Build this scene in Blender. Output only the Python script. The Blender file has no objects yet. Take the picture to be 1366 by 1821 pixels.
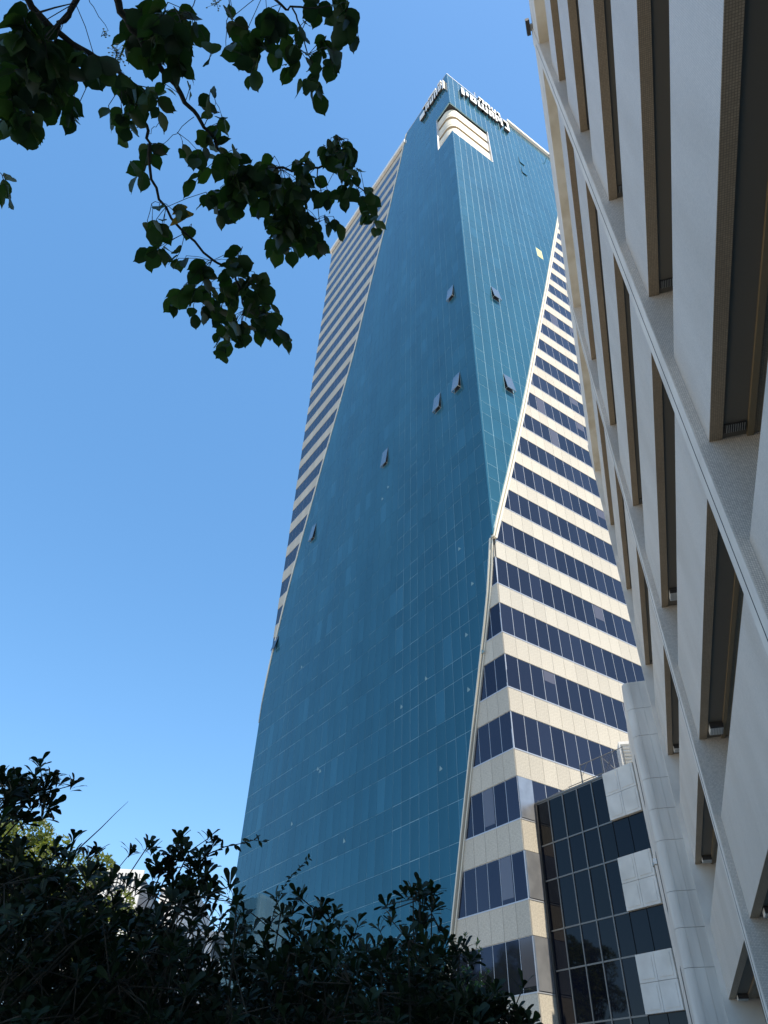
import bpy, math, random
from mathutils import Matrix, Vector
random.seed(7)
R = math.radians
SC = bpy.context.scene
COL = SC.collection

# ---------------------------------------------------------------- camera
PITCH, ROLL = R(42.1536), R(2.0337)
_r0 = Vector((1, 0, 0)); _u0 = Vector((0, -math.sin(PITCH), math.cos(PITCH))); FWD = Vector((0, math.cos(PITCH), math.sin(PITCH)))
RGT = math.cos(ROLL) * _r0 + math.sin(ROLL) * _u0
UPV = -math.sin(ROLL) * _r0 + math.cos(ROLL) * _u0
EYE = Vector((0, 0, 1.6))
cd = bpy.data.cameras.new('camera'); cam = bpy.data.objects.new('camera', cd); COL.objects.link(cam)
cam.matrix_world = Matrix(((RGT.x, UPV.x, -FWD.x, EYE.x), (RGT.y, UPV.y, -FWD.y, EYE.y), (RGT.z, UPV.z, -FWD.z, EYE.z), (0, 0, 0, 1)))
cd.sensor_fit = 'VERTICAL'; cd.sensor_height = 36.0; cd.sensor_width = 27.0; cd.lens = 25.013
cd.clip_start = 0.05; cd.clip_end = 3000
SC.camera = cam

# ---------------------------------------------------------------- sky, sun, exposure
SUN_AZ, SUN_EL = R(144), R(62)
w = bpy.data.worlds.new('World'); SC.world = w; w.use_nodes = True
nt = w.node_tree; bg = nt.nodes['Background']
sky = nt.nodes.new('ShaderNodeTexSky'); sky.sky_type = 'NISHITA'; sky.sun_disc = False
sky.sun_elevation = SUN_EL; sky.sun_rotation = SUN_AZ
sky.air_density = 1.1; sky.dust_density = 0.3; sky.ozone_density = 8.0; sky.altitude = 0
hs = nt.nodes.new('ShaderNodeHueSaturation'); hs.inputs['Saturation'].default_value = 1.17
nt.links.new(sky.outputs[0], hs.inputs['Color']); gm = nt.nodes.new('ShaderNodeGamma'); gm.inputs['Gamma'].default_value = 0.72
nt.links.new(hs.outputs[0], gm.inputs[0]); nt.links.new(gm.outputs[0], bg.inputs[0]); bg.inputs[1].default_value = 0.15
sd = bpy.data.lights.new('sun', 'SUN'); sd.energy = 3.1; sd.angle = R(0.55); sd.color = (1.0, 0.89, 0.72)
sun = bpy.data.objects.new('sun', sd); COL.objects.link(sun)
sdir = Vector((math.sin(SUN_AZ) * math.cos(SUN_EL), math.cos(SUN_AZ) * math.cos(SUN_EL), math.sin(SUN_EL)))
sun.rotation_euler = (-sdir).to_track_quat('-Z', 'Y').to_euler(); sun.location = (0, 0, 60)
SC.view_settings.view_transform = 'Standard'; SC.view_settings.look = 'None'
SC.view_settings.gamma = 1.0; SC.view_settings.use_curve_mapping = False
SC.view_settings.exposure = 1.34

# ---------------------------------------------------------------- helpers
def tag(o, label=None, cat=None, group=None, kind=None):
    if label: o['label'] = label
    if cat: o['category'] = cat
    if group: o['group'] = group
    if kind: o['kind'] = kind
    return o

def empty(name, loc, rz=0.0):
    o = bpy.data.objects.new(name, None); COL.objects.link(o)
    o.location = loc; o.rotation_euler = (0, 0, rz); o.empty_display_size = 0.5
    return o

def link(name, me, parent=None, loc=(0, 0, 0), rot=(0, 0, 0)):
    o = bpy.data.objects.new(name, me); COL.objects.link(o)
    o.location = loc; o.rotation_euler = rot
    if parent is not None: o.parent = parent
    return o

class MB:
    """collects polygons of several materials for one mesh object"""
    def __init__(s): s.v = []; s.f = []; s.m = []; s.mats = []
    def mi(s, mat):
        if mat not in s.mats: s.mats.append(mat)
        return s.mats.index(mat)
    def poly(s, pts, mat, flip=False):
        b = len(s.v); s.v += [tuple(p) for p in pts]; n = len(pts)
        s.f.append(tuple(range(b + n - 1, b - 1, -1)) if flip else tuple(range(b, b + n))); s.m.append(s.mi(mat))
    def box(s, x0, x1, y0, y1, z0, z1, mat):
        b = len(s.v)
        s.v += [(x0, y0, z0), (x1, y0, z0), (x1, y1, z0), (x0, y1, z0), (x0, y0, z1), (x1, y0, z1), (x1, y1, z1), (x0, y1, z1)]
        for q in ((0, 3, 2, 1), (4, 5, 6, 7), (0, 1, 5, 4), (1, 2, 6, 5), (2, 3, 7, 6), (3, 0, 4, 7)):
            s.f.append(tuple(b + i for i in q)); s.m.append(s.mi(mat))
    def prism(s, face, depth, mat):
        """face: list of 3D points, depth: vector; closed prism"""
        d = Vector(depth); P = [Vector(p) for p in face]; n = len(P)
        nv = (P[1] - P[0]).cross(P[2] - P[1])
        if nv.dot(d) > 0: P.reverse()
        b = len(s.v); k = s.mi(mat)
        s.v += [tuple(p) for p in P] + [tuple(p + d) for p in P]
        s.f.append(tuple(range(b, b + n))); s.m.append(k)
        s.f.append(tuple(range(b + 2 * n - 1, b + n - 1, -1))); s.m.append(k)
        for i in range(n):
            j = (i + 1) % n
            s.f.append((b + j, b + i, b + n + i, b + n + j)); s.m.append(k)
    def tube(s, pts, rad, mat, n=6, cap=True):
        P = [Vector(p) for p in pts]; rad = rad if isinstance(rad, (list, tuple)) else [rad] * len(P)
        b = len(s.v); k = s.mi(mat)
        up = Vector((0, 0, 1)); prev = None
        for i, p in enumerate(P):
            t = (P[min(i + 1, len(P) - 1)] - P[max(i - 1, 0)]).normalized()
            if prev is None:
                a = t.cross(up if abs(t.z) < 0.9 else Vector((1, 0, 0))).normalized()
            else:
                a = (prev - t * prev.dot(t)).normalized()
            prev = a; c = t.cross(a)
            for q in range(n):
                th = 2 * math.pi * q / n
                s.v.append(tuple(p + (a * math.cos(th) + c * math.sin(th)) * rad[i]))
        for i in range(len(P) - 1):
            for q in range(n):
                r = (q + 1) % n
                s.f.append((b + i * n + q, b + i * n + r, b + (i + 1) * n + r, b + (i + 1) * n + q)); s.m.append(k)
        if cap:
            s.f.append(tuple(b + q for q in range(n - 1, -1, -1))); s.m.append(k)
            s.f.append(tuple(b + (len(P) - 1) * n + q for q in range(n))); s.m.append(k)
    def mesh(s, name, smooth=False):
        me = bpy.data.meshes.new(name); me.from_pydata(s.v, [], s.f)
        for m in s.mats: me.materials.append(m)
        me.polygons.foreach_set('material_index', s.m)
        if smooth: me.polygons.foreach_set('use_smooth', [True] * len(s.f))
        me.update(); return me
    def build(s, name, parent=None, smooth=False, loc=(0, 0, 0)):
        return link(name, s.mesh(name, smooth), parent, loc)

def view_size(p, size=1.0):
    """apparent size of a piece at world point p from the viewpoint (0 if it is out of the frame)"""
    d = p - EYE; f = d.dot(FWD)
    if f <= 0.1: return 0.0
    x = d.dot(RGT) / f; y = d.dot(UPV) / f
    if abs(x) > 0.56 or abs(y) > 0.74: return 0.0
    return size / d.length

# ---------------------------------------------------------------- materials
def mat(name, col, rough=0.6, metal=0.0, spec=0.5, coat=0.0):
    m = bpy.data.materials.new(name); m.use_nodes = True
    b = m.node_tree.nodes['Principled BSDF']
    b.inputs['Base Color'].default_value = (*col, 1); b.inputs['Roughness'].default_value = rough
    b.inputs['Metallic'].default_value = metal; b.inputs['Specular IOR Level'].default_value = spec
    b.inputs['Coat Weight'].default_value = coat
    return m, m.node_tree, b

def N(t, kind, **kw):
    n = t.nodes.new(kind)
    for k, v in kw.items():
        if k in n.inputs: n.inputs[k].default_value = v
        else: setattr(n, k, v)
    return n

def ramp(t, fac, stops):
    r = t.nodes.new('ShaderNodeValToRGB'); t.links.new(fac, r.inputs[0])
    e = r.color_ramp.elements
    while len(e) < len(stops): e.new(0.5)
    for i, (p, c) in enumerate(stops): e[i].position = p; e[i].color = (*c, 1)
    return r.outputs[0]

def noise_mat(name, c0, c1, scale, rough=0.7, bump=0.0, detail=6, lo=0.35, hi=0.65, coords='Object', c2=None, stretch=None, spec=0.4, big=None):
    m, t, b = mat(name, c0, rough, spec=spec)
    tc = N(t, 'ShaderNodeTexCoord'); src = tc.outputs[coords]
    if stretch:
        mp = N(t, 'ShaderNodeMapping'); mp.inputs['Scale'].default_value = stretch; t.links.new(src, mp.inputs[0]); src = mp.outputs[0]
    no = N(t, 'ShaderNodeTexNoise'); no.inputs['Scale'].default_value = scale; no.inputs['Detail'].default_value = detail
    t.links.new(src, no.inputs['Vector'])
    col = ramp(t, no.outputs['Fac'], [(lo, c0), (hi, c1)])
    if big:
        n2 = N(t, 'ShaderNodeTexNoise'); n2.inputs['Scale'].default_value = big[0]; n2.inputs['Detail'].default_value = 4
        t.links.new(src, n2.inputs['Vector'])
        mx = N(t, 'ShaderNodeMixRGB'); mx.blend_type = 'MULTIPLY'; mx.inputs[0].default_value = 1
        t.links.new(col, mx.inputs[1]); g = ramp(t, n2.outputs['Fac'], [(0.3, big[1]), (0.7, (1, 1, 1))]); t.links.new(g, mx.inputs[2]); col = mx.outputs[0]
    t.links.new(col, b.inputs['Base Color'])
    if bump:
        bp = N(t, 'ShaderNodeBump'); bp.inputs['Strength'].default_value = bump; bp.inputs['Distance'].default_value = 0.01
        t.links.new(no.outputs['Fac'], bp.inputs['Height']); t.links.new(bp.outputs[0], b.inputs['Normal'])
    return m

def glass_mat(name, col, rough, metal, dust=(0.3, 0.4, 0.45), dustf=0.0, wave=0.0, spec=0.5):
    """reflective coated glass with a faint film of dust that the sun can light"""
    m, t, b = mat(name, col, rough, metal, spec)
    tc = N(t, 'ShaderNodeTexCoord')
    if wave:
        no = N(t, 'ShaderNodeTexNoise'); no.inputs['Scale'].default_value = 0.8; no.inputs['Detail'].default_value = 1
        t.links.new(tc.outputs['Object'], no.inputs['Vector'])
        bp = N(t, 'ShaderNodeBump'); bp.inputs['Strength'].default_value = wave; bp.inputs['Distance'].default_value = 0.02
        t.links.new(no.outputs['Fac'], bp.inputs['Height']); t.links.new(bp.outputs[0], b.inputs['Normal'])
    if dustf:
        out = t.nodes['Material Output']
        d = N(t, 'ShaderNodeBsdfDiffuse'); d.inputs[0].default_value = (*dust, 1)
        mx = N(t, 'ShaderNodeMixShader')
        n2 = N(t, 'ShaderNodeTexNoise'); n2.inputs['Scale'].default_value = 0.35; n2.inputs['Detail'].default_value = 5
        mp = N(t, 'ShaderNodeMapping'); mp.inputs['Scale'].default_value = (1, 1, 0.3)
        t.links.new(tc.outputs['Object'], mp.inputs[0]); t.links.new(mp.outputs[0], n2.inputs['Vector'])
        mr = N(t, 'ShaderNodeMapRange'); mr.inputs[1].default_value = 0.3; mr.inputs[2].default_value = 0.7
        mr.inputs[3].default_value = dustf * 0.85; mr.inputs[4].default_value = dustf * 1.15
        t.links.new(n2.outputs['Fac'], mr.inputs[0]); t.links.new(mr.outputs[0], mx.inputs[0])
        t.links.new(b.outputs[0], mx.inputs[1]); t.links.new(d.outputs[0], mx.inputs[2]); t.links.new(mx.outputs[0], out.inputs[0])
    return m

def tile_mat(name, tile, grout, size, rough=0.45, gap=0.18, axes=('X', 'Y', 'Z'), var=0.12, stain=None):
    """mosaic of small square tiles; works on any axis-aligned face of the local frame"""
    m, t, b = mat(name, tile, rough)
    tc = N(t, 'ShaderNodeTexCoord'); sep = N(t, 'ShaderNodeSeparateXYZ'); t.links.new(tc.outputs['Object'], sep.inputs[0])
    geo = N(t, 'ShaderNodeNewGeometry'); vt = N(t, 'ShaderNodeVectorTransform'); vt.vector_type = 'NORMAL'; vt.convert_from = 'WORLD'; vt.convert_to = 'OBJECT'
    t.links.new(geo.outputs['True Normal'], vt.inputs[0]); sn = N(t, 'ShaderNodeSeparateXYZ'); t.links.new(vt.outputs[0], sn.inputs[0])
    def M(op, a, b_=None, c=None):
        n = t.nodes.new('ShaderNodeMath'); n.operation = op
        for i, v in enumerate((a, b_, c)):
            if v is None: continue
            if isinstance(v, (int, float)): n.inputs[i].default_value = v
            else: t.links.new(v, n.inputs[i])
        return n.outputs[0]
    masks = []
    for i in range(3):
        f = M('FRACT', M('DIVIDE', M('ADD', sep.outputs[i], 500.0037), size))
        line = M('MINIMUM', M('LESS_THAN', f, gap), 1.0)
        ax = M('GREATER_THAN', M('ABSOLUTE', sn.outputs[i]), 0.7)
        masks.append(M('MULTIPLY', line, M('SUBTRACT', 1.0, ax)))
    g = M('MAXIMUM', M('MAXIMUM', masks[0], masks[1]), masks[2])
    # per tile tone
    sn3 = N(t, 'ShaderNodeVectorMath'); sn3.operation = 'SNAP'; sn3.inputs[1].default_value = (size, size, size)
    t.links.new(tc.outputs['Object'], sn3.inputs[0]); wn = N(t, 'ShaderNodeTexWhiteNoise'); t.links.new(sn3.outputs[0], wn.inputs['Vector'])
    tone = ramp(t, wn.outputs['Value'], [(0, tuple(c * (1 - var) for c in tile)), (1, tuple(min(1, c * (1 + var)) for c in tile))])
    no = N(t, 'ShaderNodeTexNoise'); no.inputs['Scale'].default_value = 0.9; no.inputs['Detail'].default_value = 5
    mp = N(t, 'ShaderNodeMapping'); mp.inputs['Scale'].default_value = (1.3, 1.3, 0.3); t.links.new(tc.outputs['Object'], mp.inputs[0]); t.links.new(mp.outputs[0], no.inputs['Vector'])
    dirt = ramp(t, no.outputs['Fac'], [(0.3, stain or (0.84, 0.82, 0.79)), (0.65, (1, 1, 1))])
    m1 = N(t, 'ShaderNodeMixRGB'); m1.blend_type = 'MULTIPLY'; m1.inputs[0].default_value = 1; t.links.new(tone, m1.inputs[1]); t.links.new(dirt, m1.inputs[2])
    m2 = N(t, 'ShaderNodeMixRGB'); t.links.new(g, m2.inputs[0]); t.links.new(m1.outputs[0], m2.inputs[1]); m2.inputs[2].default_value = (*grout, 1)
    t.links.new(m2.outputs[0], b.inputs['Base Color'])
    bp = N(t, 'ShaderNodeBump'); bp.inputs['Strength'].default_value = 0.5; bp.inputs['Distance'].default_value = 0.002; bp.invert = True
    t.links.new(g, bp.inputs['Height']); t.links.new(bp.outputs[0], b.inputs['Normal'])
    return m

M_BLUE = [glass_mat('blue_glass_%d' % i, c, 0.06, 0.95, (0.13, 0.45, 0.66), 0.20, 0.04) for i, c in enumerate([(0.003, 0.040, 0.060), (0.002, 0.034, 0.052), (0.007, 0.052, 0.074), (0.026, 0.084, 0.106)])]
M_BLUE_JOINT = mat('blue_joint', (0.27, 0.45, 0.54), 0.45, 0.0)[0]
M_NAVY = [glass_mat('navy_glass_%d' % i, c, 0.05, 0.85, (0.24, 0.30, 0.42), 0.035, 0.03) for i, c in enumerate([(0.038, 0.040, 0.058), (0.030, 0.032, 0.050), (0.052, 0.051, 0.070)])]
M_BLIND = glass_mat('blind_behind_glass', (0.15, 0.135, 0.15), 0.12, 0.6, (0.28, 0.26, 0.28), 0.12)
M_ALU = mat('aluminium', (0.50, 0.52, 0.56), 0.4, 0.3)[0]
M_STONE = [noise_mat('granite_%d' % i, tuple(c * k for c in (0.44, 0.405, 0.34)), tuple(c * k for c in (0.58, 0.54, 0.46)), 14.0, 0.7, 0.1, detail=8, big=(0.6, (0.93, 0.93, 0.92))) for i, k in enumerate((1.0, 0.95, 1.04))]
M_JOINT = mat('stone_joint', (0.30, 0.28, 0.24), 0.8)[0]
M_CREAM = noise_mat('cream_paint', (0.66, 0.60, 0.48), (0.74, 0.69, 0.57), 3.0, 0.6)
M_TRIM = mat('cream_trim', (0.66, 0.62, 0.52), 0.5)[0]
M_DARK = mat('dark_gap', (0.03, 0.03, 0.032), 0.7)[0]
M_WHITE = noise_mat('white_paint', (0.72, 0.72, 0.70), (0.80, 0.80, 0.79), 2.0, 0.5)
M_SIGNSIDE = mat('sign_letter_side', (0.03, 0.035, 0.04), 0.5)[0]
M_STEEL = noise_mat('brushed_steel', (0.30, 0.31, 0.33), (0.42, 0.43, 0.45), 1.2, 0.35, 0, spec=0.5)
M_STEEL.node_tree.nodes['Principled BSDF'].inputs['Metallic'].default_value = 0.55
M_BLACKGLASS = [glass_mat('black_glass_%d' % i, c, 0.03, 0.0, wave=0.05, spec=0.28) for i, c in enumerate([(0.004, 0.005, 0.009), (0.006, 0.007, 0.013), (0.005, 0.006, 0.008)])]
M_GALV = mat('grey_steel', (0.36, 0.37, 0.36), 0.45, 0.5)[0]
M_MULL = mat('bronze_grey_mullion', (0.17, 0.17, 0.165), 0.45, 0.4)[0]
M_PANEL = noise_mat('white_stone_panel', (0.56, 0.54, 0.505), (0.66, 0.64, 0.60), 1.3, 0.6, 0.03, big=(0.5, (0.88, 0.87, 0.84)))
M_CLAD = noise_mat('grey_white_cladding', (0.56, 0.53, 0.49), (0.70, 0.67, 0.62), 2.2, 0.55, 0.03, stretch=(1, 1, 0.18), big=(0.9, (0.84, 0.83, 0.81)))
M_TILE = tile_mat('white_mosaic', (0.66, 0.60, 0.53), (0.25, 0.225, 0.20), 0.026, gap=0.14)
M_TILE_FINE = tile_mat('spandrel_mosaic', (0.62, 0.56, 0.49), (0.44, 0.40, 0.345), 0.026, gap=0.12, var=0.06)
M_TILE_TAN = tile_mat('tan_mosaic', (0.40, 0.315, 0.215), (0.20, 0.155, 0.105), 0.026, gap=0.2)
M_FINFRONT = noise_mat('fin_render', (0.62, 0.575, 0.52), (0.72, 0.675, 0.61), 1.5, 0.7, 0.05, big=(0.6, (0.86, 0.86, 0.85)))
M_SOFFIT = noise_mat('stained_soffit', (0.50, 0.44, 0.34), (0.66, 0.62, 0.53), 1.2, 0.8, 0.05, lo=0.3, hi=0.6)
M_WINB = glass_mat('grey_window', (0.02, 0.021, 0.022), 0.08, 0.0, (0.2, 0.2, 0.2), 0.10)
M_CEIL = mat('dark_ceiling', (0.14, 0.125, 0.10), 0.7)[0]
M_PANE_OPEN = glass_mat('opened_blue_pane', (0.22, 0.27, 0.30), 0.1, 0.85, (0.3, 0.36, 0.4), 0.15)
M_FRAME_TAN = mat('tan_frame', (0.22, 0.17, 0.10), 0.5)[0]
# ---------------------------------------------------------------- ground
g = MB()
M_PAVE = noise_mat('concrete_paving', (0.38, 0.34, 0.28), (0.48, 0.43, 0.35), 0.6, 0.9, 0.05, big=(0.05, (0.8, 0.8, 0.78)))
g.poly([(-900, -900, 0), (900, -900, 0), (900, 900, 0), (-900, 900, 0)], M_PAVE)
tag(g.build('ground'), kind='structure')

# ---------------------------------------------------------------- the office tower
FH, ZW, WH = 3.62, 9.14, 2.17            # storey height, head of window row 0, window height
SIDE = 34.0
TAZ = R(57.0)
TP = Vector((37.0 * math.sin(R(11.45)), 37.0 * math.cos(R(11.45)), 0))
tower = empty('office_tower', TP, R(90) - TAZ)
tag(tower, 'tall square office tower wrapped by a diagonal band of blue glass', 'tower')
TM = Matrix.Translation(TP) @ Matrix.Rotation(R(90) - TAZ, 4, 'Z')
TOPZ = 126.4

def interp(tab, z):
    if z <= tab[0][0]: return tab[0][1]
    for (a, b), (c, d) in zip(tab, tab[1:]):
        if z <= c: return b + (d - b) * (z - a) / (c - a)
    return tab[-1][1]
# left face: the glass band lies between edge_near (towards the corner) and edge_far
T_NEAR = [(0, 8.0), (7.7, 6.1), (9.1, 5.75), (11.5, 5.13), (14.1, 4.48), (16.1, 3.96), (18.7, 3.29), (21.2, 2.62), (23.8, 1.92), (26.6, 1.17), (28.6, 0.68), (32.4, 0.0), (33, -1)]
T_FAR = [(0, 36), (31, 36), (31.5, 34.6), (34, 34.15), (38.5, 33.5), (45, 32.1), (52.7, 29.9), (61, 27.3), (68.6, 24.8), (77.8, 21.9), (91.5, 18.6), (103.5, 15.5), (118, 12.3), (126.4, 10.6)]
T_RIGHT = [(0, -1), (32.3, -0.05), (32.5, 0.0), (35.9, 1.03), (40.06, 2.30), (47.7, 4.53), (53.1, 6.05), (64.3, 9.1), (76.0, 12.3), (87.4, 15.3), (98.7, 18.3), (110, 21.2), (126.4, 25.2)]
near = lambda z: interp(T_NEAR, z)
far = lambda z: interp(T_FAR, z)
rgt = lambda z: interp(T_RIGHT, z)

def clip(poly, a, b, keep_left):
    """clip 2D polygon (s,z) by the line a->b"""
    out = []; n = len(poly)
    def side(p): return ((b[0] - a[0]) * (p[1] - a[1]) - (b[1] - a[1]) * (p[0] - a[0])) * (1 if keep_left else -1)
    for i in range(n):
        p, q = poly[i], poly[(i + 1) % n]; sp, sq = side(p), side(q)
        if sp >= 0: out.append(p)
        if (sp > 0 and sq < 0) or (sp < 0 and sq > 0):
            t = sp / (sp - sq); out.append((p[0] + (q[0] - p[0]) * t, p[1] + (q[1] - p[1]) * t))
    return out
def area(p): return abs(sum(p[i][0] * p[(i + 1) % len(p)][1] - p[(i + 1) % len(p)][0] * p[i][1] for i in range(len(p)))) / 2
def less(poly, fn, z0, z1, off=0.0):    # keep s < fn(z)+off
    return clip(poly, (fn(z0) + off, z0), (fn(z1) + off, z1), True) if poly else poly
def more(poly, fn, z0, z1, off=0.0):
    return clip(poly, (fn(z0) + off, z0), (fn(z1) + off, z1), False) if poly else poly

NOTCH_Z = (ZW + 26 * FH, ZW + 29 * FH)
OPEN_L = {(16, 2): 7, (12, 2): 8.5, (12, 5): 7.5, (12, 14): 6, (12, 29): 7}
OPEN_R = {(16, 3): 8, (12, 3): 8, (29, 13): 2, (28, 13): 2}
YELLOW = (21, 12)
GAP_B = 0.05
pieces = {'blue': [], 'win': [], 'stone': []}     # (face, polygon, key)
frames = {'blue': [], 'win': []}
KMIN, KMAX = -2, 32
for face in 'LR':
    W = 0.9189 if face == 'L' else 1.0
    ncol = 37 if face == 'L' else 34
    for k in range(KMIN, KMAX + 1):
        for row in (0, 1):
            z0, z1 = ((ZW + k * FH - WH, ZW + k * FH) if row == 0 else (ZW + k * FH, ZW + (k + 1) * FH - WH))
            if z0 < 0: continue
            if z1 > TOPZ + 0.05: z1 = TOPZ
            for c in range(ncol):
                s0, s1 = c * W, (c + 1) * W
                rect = [(s0, z0), (s1, z0), (s1, z1), (s0, z1)]
                innotch = NOTCH_Z[0] - 0.01 < (z0 + z1) / 2 < NOTCH_Z[1] + 0.01
                if face == 'L':
                    blue = less(more(rect, near, z0, z1, 0.15), far, z0, z1, -0.12)
                    sts = [less(rect, near, z0, z1, -0.12), more(rect, far, z0, z1, 0.22)]
                    if innotch and blue: blue = clip(blue, (2.9, z0), (2.9, z1), False)
                else:
                    blue = less(rect, rgt, z0, z1, -0.22)
                    sts = [more(rect, rgt, z0, z1, 0.22)]
                    if innotch and blue: blue = clip(blue, (6.95, z0), (6.95, z1), False)
                if blue and area(blue) > 0.05: pieces['blue'].append((face, blue, (k, c, row)))
                for st in sts:
                    if st and area(st) > 0.03: pieces['win' if row == 0 else 'stone'].append((face, st, (k, c, row)))

def inset(poly, g):
    """shrink a convex polygon by g on every side"""
    cx = sum(p[0] for p in poly) / len(poly); cz = sum(p[1] for p in poly) / len(poly)
    out = poly; n = len(poly)
    ar = sum(poly[i][0] * poly[(i + 1) % n][1] - poly[(i + 1) % n][0] * poly[i][1] for i in range(n))
    for i in range(n):
        a, b = poly[i], poly[(i + 1) % n]
        dx, dz = b[0] - a[0], b[1] - a[1]; L = math.hypot(dx, dz)
        if L < 1e-6: continue
        nx, nz = -dz / L, dx / L
        if ar < 0: nx, nz = -nx, -nz
        a2 = (a[0] + nx * g, a[1] + nz * g); b2 = (b[0] + nx * g, b[1] + nz * g)
        out = clip(out, a2, b2, ar > 0)
        if len(out) < 3: return None
    return out
def to3(face, s, z, o):
    """point on a facade; o = distance out from the face"""
    return Vector((-o, s, z)) if face == 'L' else Vector((s, -o, z))

def emit(kind, name, mats, gap, o_front, thick, tilt, limit, extra=None):
    L = pieces[kind]; rec = []
    for i, (face, poly, key) in enumerate(L):
        gx = gap if isinstance(gap, (int, float)) else gap[face]
        if isinstance(gx, tuple):
            rg = random.Random(key[1] * 77 + 5); gx = gx[0] + (gx[1] - gx[0]) * rg.random() * (0.6 + 0.4 * random.Random(key[0] * 131 + key[1] // 3 + key[2]).random())
        p = inset(poly, gx / 2)
        if not p or area(p) < 0.01: continue
        cs = sum(a for a, _ in p) / len(p); cz = sum(b for _, b in p) / len(p)
        wc = TM @ to3(face, cs, cz, o_front)
        v = wc - EYE
        nrm = TM.to_3x3() @ (Vector((-1, 0, 0)) if face == 'L' else Vector((0, -1, 0)))
        sz = view_size(wc, math.sqrt(area(p) * abs(v.normalized().dot(nrm))))
        rec.append((sz, i, face, p, cs, cz, key))
    rec.sort(key=lambda r: -r[0])
    cache = {}; rest = MB()
    for n, (sz, i, face, p, cs, cz, key) in enumerate(rec):
        rnd = random.Random(hash((kind, face, key)) & 0xffffff if False else (key[0] * 7919 + key[1] * 104729 + key[2] * 31 + (5 if face == 'L' else 0)))
        mi = extra(face, key, rnd) if extra else rnd.randrange(len(mats))
        m = mats[mi]
        if kind == 'blue' and key[2] == 0 and (OPEN_L if face == 'L' else OPEN_R).get((key[0], key[1]), 0) > 3: m = M_PANE_OPEN; mi = 99 # clear pane swung out
        ta, tb = rnd.gauss(0, tilt), rnd.gauss(0, tilt)
        hinge = (OPEN_L if face == 'L' else OPEN_R).get((key[0], key[1])) if kind == 'blue' and key[2] == 0 else None
        if n < limit or hinge:
            pl = tuple((round(a - cs, 3), round(b - cz, 3)) for a, b in p)
            ck = (face, pl, mi)
            if ck not in cache:
                mb = MB(); pts = [to3(face, a, b, 0) for a, b in pl]
                mb.prism(pts, to3(face, 0, 0, -thick) , m)
                cache[ck] = mb.mesh(name)
            loc = to3(face, cs, cz, o_front)
            rot = (ta, 0, tb) if face == 'R' else (0, ta, tb)
            o = link(name, cache[ck], tower, loc, rot)
            if hinge:
                h = WH / 2; a = R(hinge)
                if face == 'L': o.rotation_euler = (0, a, 0); o.location = to3(face, cs, cz + h * (1 - math.cos(a)), o_front + 0.05 + h * math.sin(a))
                else: o.rotation_euler = (-a, 0, 0); o.location = to3(face, cs, cz + h * (1 - math.cos(a)), o_front + 0.05 + h * math.sin(a))
                o['label'] = 'blue window pane hinged open at the bottom'
        else:
            pts = []
            for a, b in p:
                da, db = a - cs, b - cz
                pts.append(to3(face, a, b, o_front + da * math.tan(tb) * (1 if face == 'R' else -1) + db * math.tan(ta) * (-1 if face == 'L' else 1)))
            rest.prism(pts, to3(face, 0, 0, -thick), m)
    o = rest.build(name, tower); o['kind'] = 'stuff'
    return rec

def blue_pick(face, key, rnd):
    k, c, row = key
    if row == 0:
        r = rnd.random()
        return 3 if r < 0.09 else (2 if r < 0.40 else rnd.choice((0, 0, 1)))
    return rnd.choice((0, 1, 1, 0, 0))
YKEY = ('R', YELLOW)
M_YEL = mat('yellow_board', (0.75, 0.68, 0.25), 0.5)[0]
pieces['blue'] = [p for p in pieces['blue'] if not (p[0] == 'R' and p[2][:2] == YELLOW and p[2][2] == 0)]
emit('blue', 'glass_panel', M_BLUE, {'L': (0.010, 0.042), 'R': (0.028, 0.058)}, 0.17, 0.05, 0.0015, 300, blue_pick)
emit('win', 'window_pane', M_NAVY, 0.05, 0.0, 0.03, 0.0012, 300)
emit('stone', 'stone_panel', M_STONE, 0.016, 0.025, 0.04, 0.0004, 300)
# yellow board standing in one window opening
k, c = YELLOW
b = MB(); b.box(c + 0.05, c + 0.95, -0.185, -0.165, ZW + k * FH - WH + 0.1, ZW + k * FH - 0.1, M_YEL); b.build('yellow_board', tower)

# core with the corner notch, roof, window backing
b = MB()
nz0, nz1 = NOTCH_Z
b.box(0.05, SIDE - 0.05, 0.05, SIDE - 0.05, 0, nz0, M_DARK)
b.box(6.95, SIDE - 0.05, 0.05, SIDE - 0.05, nz0, nz1, M_DARK)
b.box(0.05, 6.95, 2.9, SIDE - 0.05, nz0, nz1, M_DARK)
b.box(0.05, SIDE - 0.05, 0.05, SIDE - 0.05, nz1, TOPZ - 0.4, M_DARK)
b.build('core', tower)
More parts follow.
